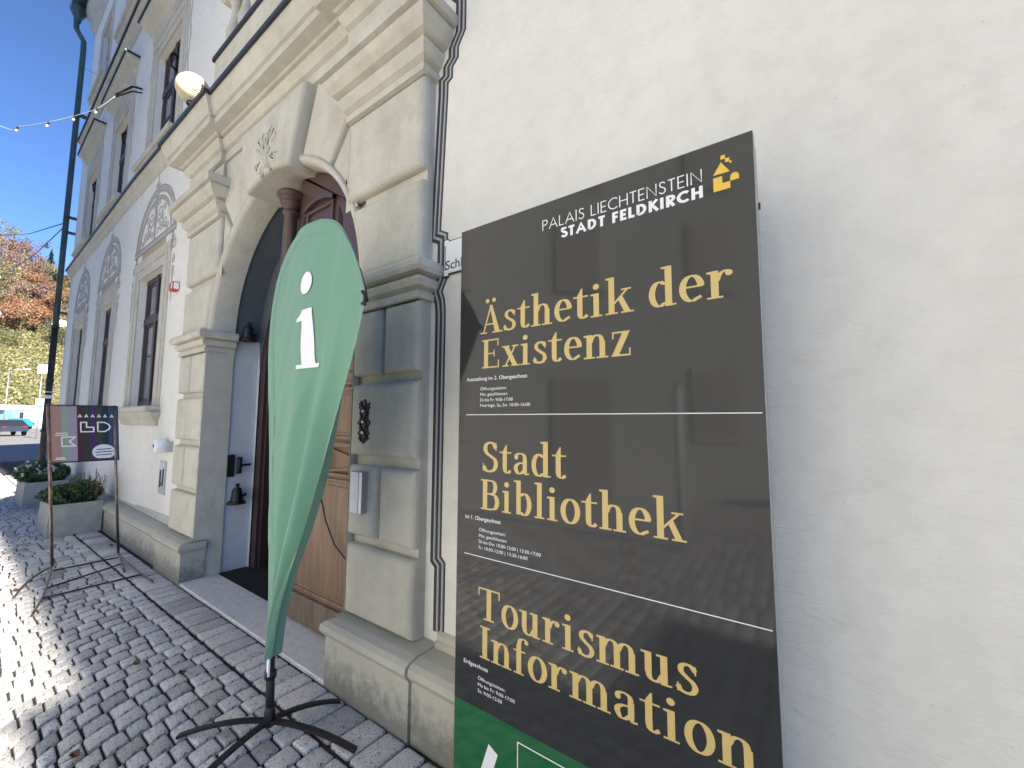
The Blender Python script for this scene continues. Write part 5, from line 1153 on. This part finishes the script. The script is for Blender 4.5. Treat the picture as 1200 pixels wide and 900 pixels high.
# ================================================================== FAR STREET
mat('car_dark', (.03, .032, .04), .2, .3); mat('car_cyan', (.03, .24, .33), .25, .2); mat('car_blue', (.12, .28, .55), .25, .1); mat('car_white', (.75, .75, .75), .3)
mat('tyre', (.02, .02, .02), .9); mat('car_glass', (.03, .04, .05), .05); mat('tail_red', (.12, .01, .01), .3)
def car(x, y, rot, m, lab, L=4.2, W=1.75, H=1.45, van=False):
    t = empty('parked_car', (x, y, 0), lab, 'car', 'vehicles in the far car park'); t.rotation_euler.z = rot
    if van: prof = [(-L/2, .35), (-L/2, 1.0), (-L/2 + .5, 1.15), (-L/2 + 1.0, H - .05), (-L/2 + 1.3, H), (L/2 - .1, H), (L/2, H - .2), (L/2, .35)]
    else: prof = [(-L/2, .35), (-L/2, .72), (-L/2 + .2, .82), (-L/2 + 1.05, .93), (-L/2 + 1.65, H - .06), (-L/2 + 2.0, H), (L/2 - .9, H - .02), (L/2 - .25, .98), (L/2 - .02, .9), (L/2, .4)]
    n = len(prof); b_ = MB()
    def sec(w_, k): return [(px, w_ * (1 if pz < 1.0 else .82), pz) for px, pz in prof]
    rings = [[(px, yy * (1 if pz < .99 else .80), pz) for px, pz in prof] for yy in (-W/2, -W/2 + .08, W/2 - .08, W/2)]
    rings[0] = [(px * .97, yy_, pz - (.03 if pz > .9 else -.03)) for px, yy_, pz in rings[0]]; rings[3] = [(px * .97, yy_, pz - (.03 if pz > .9 else -.03)) for px, yy_, pz in rings[3]]
    V = [p for r in rings for p in r]; b_.add(V, [(k * n + i, k * n + (i + 1) % n, (k + 1) * n + (i + 1) % n, (k + 1) * n + i) for k in range(3) for i in range(n)] + [tuple(range(n)), tuple(3 * n + i for i in range(n))[::-1]])
    def pb(bb, nm, mm):
        me = bb.build(nm, mm, None); me.parent = t; return me
    pb(b_, 'body', m)
    b_ = MB(); a0 = -L/2 + 1.15 if not van else -L/2 + .55; a1 = -L/2 + 1.62 if not van else -L/2 + .98; zt = H - .10
    z0_ = .96 if not van else 1.18
    b_.add([(a0 - .02, -W/2 * .70, z0_), (a0 - .02, W/2 * .70, z0_), (a1 - .03, W/2 * .66, zt), (a1 - .03, -W/2 * .66, zt)], [(0, 1, 2, 3)]); pb(b_, 'windscreen', 'car_glass')
    for sg in (-1, 1):
        b_ = MB(); yy = sg * (W/2 * .815 + .012); b_.add([(a0 + .25, yy, z0_ + .02), (L/2 - .55, yy, z0_ + .02), (L/2 - .95, yy * .99, zt), (a1 + .15, yy * .99, zt)], [(0, 1, 2, 3)]); pb(b_, 'side_window', 'car_glass')
        for xx_ in (-L/2 + .8, L/2 - .8):
            b_ = MB(); b_.lathe([(.0, -.1), (.30, -.1), (.32, -.06), (.32, .06), (.30, .1), (0, .1)], (xx_, sg * (W/2 - .08), .32), 16, (0, 1, 0)); wh = pb(b_, 'wheel', 'tyre')
            b_ = MB(); b_.lathe([(.0, .108), (.18, .105), (.19, .09)], (xx_, sg * (W/2 - .08), .32), 12, (0, sg, 0)); r_ = b_.build('rim', 'sign_side', None); r_.parent = wh
        b_ = MB(); b_.box(-L/2 - .01, -L/2 + .12, sg * W/2 * .62 - .15, sg * W/2 * .62 + .15, .62, .76); pb(b_, 'headlight', 'white_print')
        b_ = MB(); b_.box(L/2 - .08, L/2 + .012, sg * W/2 * .7 - .12, sg * W/2 * .7 + .12, .72, .88); pb(b_, 'tail_light', 'tail_red')
    return t
car(-60, 2.2, R(10), 'car_dark', 'dark car with rounded tail at the left edge of the street')
car(-96, 5.4, R(35), 'car_cyan', 'bright turquoise car parked behind the dark one', 4.0, 1.75, 1.6)
car(-104, 3.6, R(60), 'car_blue', 'pale blue van towering behind the turquoise car', 5.2, 2.0, 3.0, True)
def pole_sign(name, x, y, h, w_, hh, m1, lab, cat, zb):
    t = empty(name, (x, y, 0), lab, cat)
    b_ = MB(); b_.tube([(x, y, 0), (x, y, zb + hh)], .045, 8); b_.build('post', 'sign_side', t)
    b_ = MB(); b_.bbox(x + .05, x + .08, y - w_ / 2, y + w_ / 2, zb, zb + hh, .004); b_.build('plate', 'white_print', t); return t
t = pole_sign('street_banner_sign', -70, 5.0, 7.6, .72, 1.02, None, 'tall white sign with dark red lettering on a thin pole', 'sign', 6.58)
for k in range(4):
    b_ = MB(); z_ = 6.66 + k * .22; b_.box(-69.92, -69.91, 4.88, 5.14, z_, z_ + .17); b_.build('letter_block', 'stripe_wine', t)
    b_ = MB(); b_.box(-69.91, -69.905, 4.96, 5.06, z_ + .05, z_ + .12); b_.build('letter_gap', 'white_print', t)
t = pole_sign('parking_sign', -50, 3.14, 3.1, .46, .80, None, 'white sign with a blue parking symbol below the tall red-lettered sign', 'sign', 2.33)
b_ = MB(); b_.box(-49.92, -49.91, 2.98, 3.30, 2.46, 2.86); mat('sign_blue', (.03, .10, .45), .4); b_.build('blue_field', 'sign_blue', t)
b_ = MB(); b_.box(-49.91, -49.905, 3.06, 3.22, 2.60, 2.72); b_.box(-49.909, -49.904, 3.04, 3.08, 2.60, 2.80); b_.build('symbol', 'white_print', t)
t = empty('street_lamp', (-85, 3.55, 0), 'slender pale lamp post in front of the vineyard slope', 'street lamp')
b_ = MB(); b_.tube([(-85, 3.55, 0), (-85, 3.55, 8.0)], [.08, .05], 8); b_.build('post', 'sign_side', t)
b_ = MB(); b_.tube([(-85, 3.55, 7.95), (-85, 5.0, 8.1)], .04, 6); b_.build('arm', 'sign_side', t)
b_ = MB(); b_.bbox(-85.12, -84.88, 4.7, 5.4, 8.06, 8.16, .02); b_.build('lamp_head', 'white_print', t)
t = empty('garden_wall', (-108, 4, 0), 'low pale wall along the foot of the vineyard', 'wall')
b_ = MB(); b_.box(-108.5, -108, -40, 60, 0, 3.6); b_.build('wall', 'wall_plaster', t)
b_ = MB(); b_.box(-108.7, -107.9, -40, 60, 3.6, 3.8); b_.build('coping', 'concrete', t)
t = empty('shed', (-106, 5.6, 0), 'low white shelter with a dark opening before the vineyard wall', 'shed')
b_ = MB(); b_.box(-107, -105, 3.9, 7.6, 0, 2.9); b_.build('wall', 'white_plaster', t)
b_ = MB(); b_.box(-104.99, -104.95, 4.6, 6.8, 1.5, 2.6); b_.build('opening', 'dark_interior', t)
b_ = MB(); b_.box(-107.3, -104.6, 3.7, 7.8, 2.9, 3.1); b_.build('roof', 'sign_side', t)

# hill
def hz(x, y):
    d = -(x + 110)
    if d < 0: return 0
    if d < 60: h_ = 3.4 + d * .62
    else: h_ = 3.4 + 37.2 + (d - 60) * (.22 if d < 150 else 0) + (0 if d < 150 else 19.8)
    h_ *= 1 - .0016 * max(0, y - 4)
    return h_ + 1.5 * noise.noise(Vector((x * .04, y * .04, 0))) + .5 * noise.noise(Vector((x * .2, y * .2, 0)))
m, n = mat('hill_grass', (.14, .15, .05), .95); p = n.pos()
c = n.ramp(n.noise(.9, 6, .75, p), [(.3, (.06, .07, .03)), (.5, (.11, .11, .05)), (.7, (.16, .14, .07))])
n.base(n.mix(n.ramp(n.noise(.07, 3, .5, p), [(.4, (0, 0, 0)), (.6, (.6, .6, .6))]), c, (.13, .095, .06)))
b_ = MB(); nx, ny = 70, 80; V = []
for i in range(nx):
    for j in range(ny):
        x_ = -110 - i * 3.2; y_ = -110 + j * 4; V.append((x_, y_, hz(x_, y_)))
b_.add(V, [(i * ny + j, i * ny + j + 1, (i + 1) * ny + j + 1, (i + 1) * ny + j) for i in range(nx - 1) for j in range(ny - 1)], True)
tag(b_.build('hill', 'hill_grass'), kind='structure')
leafmat('vine_leaf', (.11, .13, .055), (.22, .215, .09), (.32, .285, .14))
b_ = MB(); rn = random.Random(3)
for row in range(26):
    x_ = -111.5 - row * 1.15
    y_ = -14.0
    while y_ < 34:
        z_ = hz(x_, y_)
        for q in range(4):
            c = Vector((x_ + rn.uniform(-.3, .3), y_ + rn.uniform(-.3, .3), z_ + rn.uniform(.2, 1.3))); a_ = Vector((rn.gauss(0, 1), rn.gauss(0, 1), rn.gauss(0, 1))).normalized(); b2 = a_.orthogonal().normalized(); s_ = rn.uniform(.12, .3); tv = rn.random()
            b_.add([c - a_ * s_, c - b2 * s_, c + a_ * s_, c + b2 * s_], [(0, 1, 2, 3)], False, (tv, tv, tv))
        y_ += rn.uniform(.18, .34)
tag(b_.build('vineyard', 'vine_leaf', kind='stuff', tint=True), 'rows of yellowing vines on the slope beyond the street', 'vineyard')

# trees on the hill
leafmat('leaf_orange', (.14, .065, .035), (.27, .135, .07), (.36, .25, .16)); leafmat('leaf_yellow', (.12, .10, .05), (.20, .17, .09), (.28, .25, .16))
leafmat('leaf_rust', (.13, .07, .055), (.20, .115, .09), (.27, .19, .15)); leafmat('leaf_green', (.04, .055, .025), (.08, .095, .045), (.13, .14, .08)); leafmat('leaf_dark', (.02, .04, .02), (.05, .08, .04), (.08, .11, .05))
def tree(x, y, h, r, m, lab, seed, dens=1.0, conifer=False):
    z0_ = hz(x, y) - .3; t = empty('hill_tree', (x, y, z0_), lab, 'tree', 'trees on the hillside'); rn = random.Random(seed)
    b_ = MB(); b_.tube([(x, y, z0_), (x + .1, y, z0_ + h * .4), (x, y + .1, z0_ + h * .9)], [h * .022, h * .016, .03], 7)
    tips = []
    if not conifer:
        for k in range(11):
            a_ = rn.uniform(0, 2 * PI); z1_ = z0_ + h * rn.uniform(.25, .75); L = r * rn.uniform(.5, .95); e = (x + L * math.cos(a_), y + L * math.sin(a_), z1_ + L * rn.uniform(.3, .9)); tips.append(e)
            b_.tube([(x, y, z1_), ((x + e[0]) / 2, (y + e[1]) / 2, (z1_ + e[2]) / 2 + .1 * L), e], [h * .010, h * .007, .02], 5)
    b_.build('trunk', 'bark', t)
    c = MB()
    if conifer:
        for k in range(int(1300 * dens)):
            u_ = rn.random() ** .7; zz = z0_ + h * (.12 + .88 * (1 - u_)); rr_ = r * u_ * rn.uniform(.3, 1) * (.75 + .25 * math.sin(zz * 3)); a_ = rn.uniform(0, 2 * PI)
            q = Vector((x + rr_ * math.cos(a_), y + rr_ * math.sin(a_), zz)); a2 = Vector((math.cos(a_), math.sin(a_), -.4)).normalized(); b2 = Vector((-math.sin(a_), math.cos(a_), 0)); s_ = .28; tv = rn.random()
            c.add([q - a2 * s_, q - b2 * s_ * .5, q + a2 * s_, q + b2 * s_ * .5], [(0, 1, 2, 3)], False, (tv,) * 3)
    else:
        cl = [(x, y, z0_ + h * .75)] + tips
        for k, e in enumerate(cl):
            rr_ = r * rn.uniform(.30, .5); n_ = int(190 * dens * rn.uniform(.6, 1.3)); off = rn.uniform(-.25, .25)
            for q_ in range(n_):
                p = Vector((rn.gauss(0, .5), rn.gauss(0, .5), rn.gauss(0, .42))); q = Vector(e) + p * rr_
                a2 = Vector((rn.gauss(0, 1), rn.gauss(0, 1), rn.gauss(0, 1))).normalized(); b2 = a2.orthogonal().normalized(); s_ = rn.uniform(.10, .26) * (h / 9) ** .5; tv = min(1, max(0, .5 + off + rn.gauss(0, .2)))
                c.add([q - a2 * s_, q - b2 * s_ * .7, q + a2 * s_, q + b2 * s_ * .7], [(0, 1, 2, 3)], False, (tv,) * 3)
    c.build('crown', m, t, tint=True)
TL = [(-134, 7.4, 8.5, 3.0, 'leaf_orange', 'broad orange beech in the middle of the slope', 1.6), (-137, 9.8, 9, 3.4, 'leaf_orange', 'rounded orange tree partly behind the downpipe', 1.5), (-142, 8.6, 9.5, 3.6, 'leaf_rust', 'tall copper tree rising above the other orange ones', 1.4),
      (-140, 5.2, 8, 3.2, 'leaf_yellow', 'pale yellow tree left of the orange group', .7), (-146, 3.9, 9, 3.8, 'leaf_yellow', 'thin yellowish tree at the left picture edge', .6), (-150, 6.4, 9, 3.6, 'leaf_yellow', 'straw coloured tree high behind the orange group', .8),
      (-160, 8.9, 8, 3.8, 'leaf_rust', 'reddish thin tree near the ridge', .8), (-166, 5.9, 11, 4.0, 'leaf_rust', 'pinkish bare-looking tree on the ridge', .5), (-170, 3.9, 12, 4.2, 'leaf_yellow', 'tall sparse yellow tree on the ridge at the left edge', .45),
      (-172, 9.5, 10, 3.9, 'leaf_rust', 'faint rust tree on the ridge', .5), (-162, 11.8, 8, 3.6, 'leaf_yellow', 'yellow tree close to the building edge', .8), (-168, 13.8, 9, 2.3, 'leaf_dark', 'dark pointed conifer on the ridge', .9), (-158, 14.4, 7, 3.4, 'leaf_green', 'olive green tree below the conifer', 1.0),
      (-131, 13.4, 6, 2.8, 'leaf_green', 'green bushy tree at the top of the vines', 1.0), (-150, 11.4, 8, 3.4, 'leaf_orange', 'rust-orange tree between copper tree and building', 1.2), (-129, 4.5, 4, 2.6, 'leaf_green', 'low green bush at the vine edge', 1.0), (-176, 6.8, 12, 3.8, 'leaf_rust', 'tall pale red tree behind the ridge', .45),
      (-155, 3.0, 9, 3.6, 'leaf_green', 'dull green tree beyond the left picture edge', .8)]
for k, (x_, y_, h_, r_, m_, lab, dn) in enumerate(TL): tree(x_, y_, h_, r_, m_, lab, 100 + k, dn, 'conifer' in lab)
# scrub on upper slope
b_ = MB(); rn = random.Random(11)
for k in range(30000):
    x_ = rn.uniform(-190, -141); y_ = rn.uniform(-12, 40)
    if noise.noise(Vector((x_ * .12, y_ * .12, 2))) < -.25: continue
    c = Vector((x_, y_, hz(x_, y_) + rn.uniform(0, 2.2))); a_ = Vector((rn.gauss(0, 1), rn.gauss(0, 1), rn.gauss(0, 1))).normalized(); b2 = a_.orthogonal().normalized(); s_ = rn.uniform(.15, .4); tv = min(1, max(0, .5 + noise.noise(Vector((x_ * .2, y_ * .2, 7))) + rn.gauss(0, .2)))
    b_.add([c - a_ * s_, c - b2 * s_, c + a_ * s_, c + b2 * s_], [(0, 1, 2, 3)], False, (tv,) * 3)
leafmat('scrub_leaf', (.07, .065, .035), (.15, .125, .08), (.22, .19, .13)); tag(b_.build('scrub', 'scrub_leaf', kind='stuff', tint=True), 'straw coloured scrub covering the upper slope', 'scrub')
t = empty('retaining_wall', (-141, 5, 0), 'pale terrace wall stepping across the slope among the trees', 'wall')
b_ = MB()
for k in range(24):
    y_ = -12 + k * 2.0; zz = hz(-141.5, y_ + 1); b_.box(-142, -141.4, y_, y_ + 1.98, zz - 2, zz + 1.6)
b_.build('wall', 'wall_plaster', t)

# ================================================================== ACROSS THE STREET (behind the camera, reflected in the board)
nb = empty('neighbour_wing', (12, 0, 0), 'plain plastered wing projecting beyond the palace behind the camera', 'building')
b_ = MB(); b_.box(14.05, 26, -.83, 9, 0, 14.8); b_.build('wall', 'wall_plaster', nb)
b_ = MB(); b_.box(14.05, 17, -1.15, -.835, 0, 9.75); b_.build('bulge_shadow_block', 'wall_plaster', nb)  # unseen volume added to cast the bulge in the ground shadow
b_ = MB(); b_.box(14.05, 20, -2.4, -1.155, 0, 8.4); b_.build('ground_shade_block', 'wall_plaster', nb)  # unseen volume added to shade the near ground and dim the lower wall
b_ = MB(); b_.add([(14.0, -.72, 14.81), (26, -.72, 14.81), (26, 9.2, 14.81), (14.0, 9.2, 14.81), (14.0, 4.3, 18.5), (26, 4.3, 18.5)], [(0, 1, 5, 4), (2, 3, 4, 5), (0, 4, 3), (1, 2, 5)]); b_.build('roof', 'roof_tile', nb)
plaster('ochre_plaster', (.52, .525, .49), (.47, .475, .445), .2, .1)
mat('shutter_paint', (.38, .37, .34), .6)
oh = empty('sun_bounce_house', (0, 0, 0), 'unseen pale house across the street, added and turned to bounce sun onto the facade', 'building')  # unseen house, angled so its sunlit front bounces light onto the palace
b_ = MB(); b_.box(-11.5, 13, -9, 0, 0, 8.6); b_.build('wall', 'ochre_plaster', oh)
b_ = MB(); b_.add([(-11.8, .4, 8.6), (13.3, .4, 8.6), (13.3, -9.4, 8.6), (-11.8, -9.4, 8.6), (-11.8, -4.5, 12), (13.3, -4.5, 12)], [(1, 0, 4, 5), (3, 2, 5, 4), (0, 3, 4), (2, 1, 5)]); b_.build('roof', 'roof_tile', oh)
for k in range(9):
    for z_ in (1.2, 4.2, 6.4):
        if z_ < 2 and k % 3 == 1:
            b_ = MB(); b_.box(-10.9 + k * 2.7, -9.7 + k * 2.7, -.05, .04, 0, 2.4); b_.build('door', 'shutter_paint', oh); continue
        b_ = MB(); b_.box(-10.8 + k * 2.7, -9.8 + k * 2.7, -.02, .05, z_ - .05, z_ + 1.45); f_ = b_.build('window', 'stone_paint', oh)
        b_ = MB(); b_.box(-10.68 + k * 2.7, -9.92 + k * 2.7, .04, .06, z_ + .08, z_ + 1.32); b_.build('shutter', 'shutter_paint', f_)
t = empty('bollard_post', (-1.43, -4.5, 0), 'pale round steel post on the far side of the street', 'post')
b_ = MB(); b_.tube([(-1.43, -4.5, 0), (-1.43, -4.5, 2.0)], .045, 12); b_.build('shaft', 'white_print', t)
b_ = MB(); b_.lathe([(.045, 2.0), (.055, 2.01), (.055, 2.04), (0, 2.07)], (-1.43, -4.5, 0), 12); b_.build('cap', 'sign_side', t)

oh.location = (2.2, -11.2, 0); oh.rotation_euler.z = R(-38)
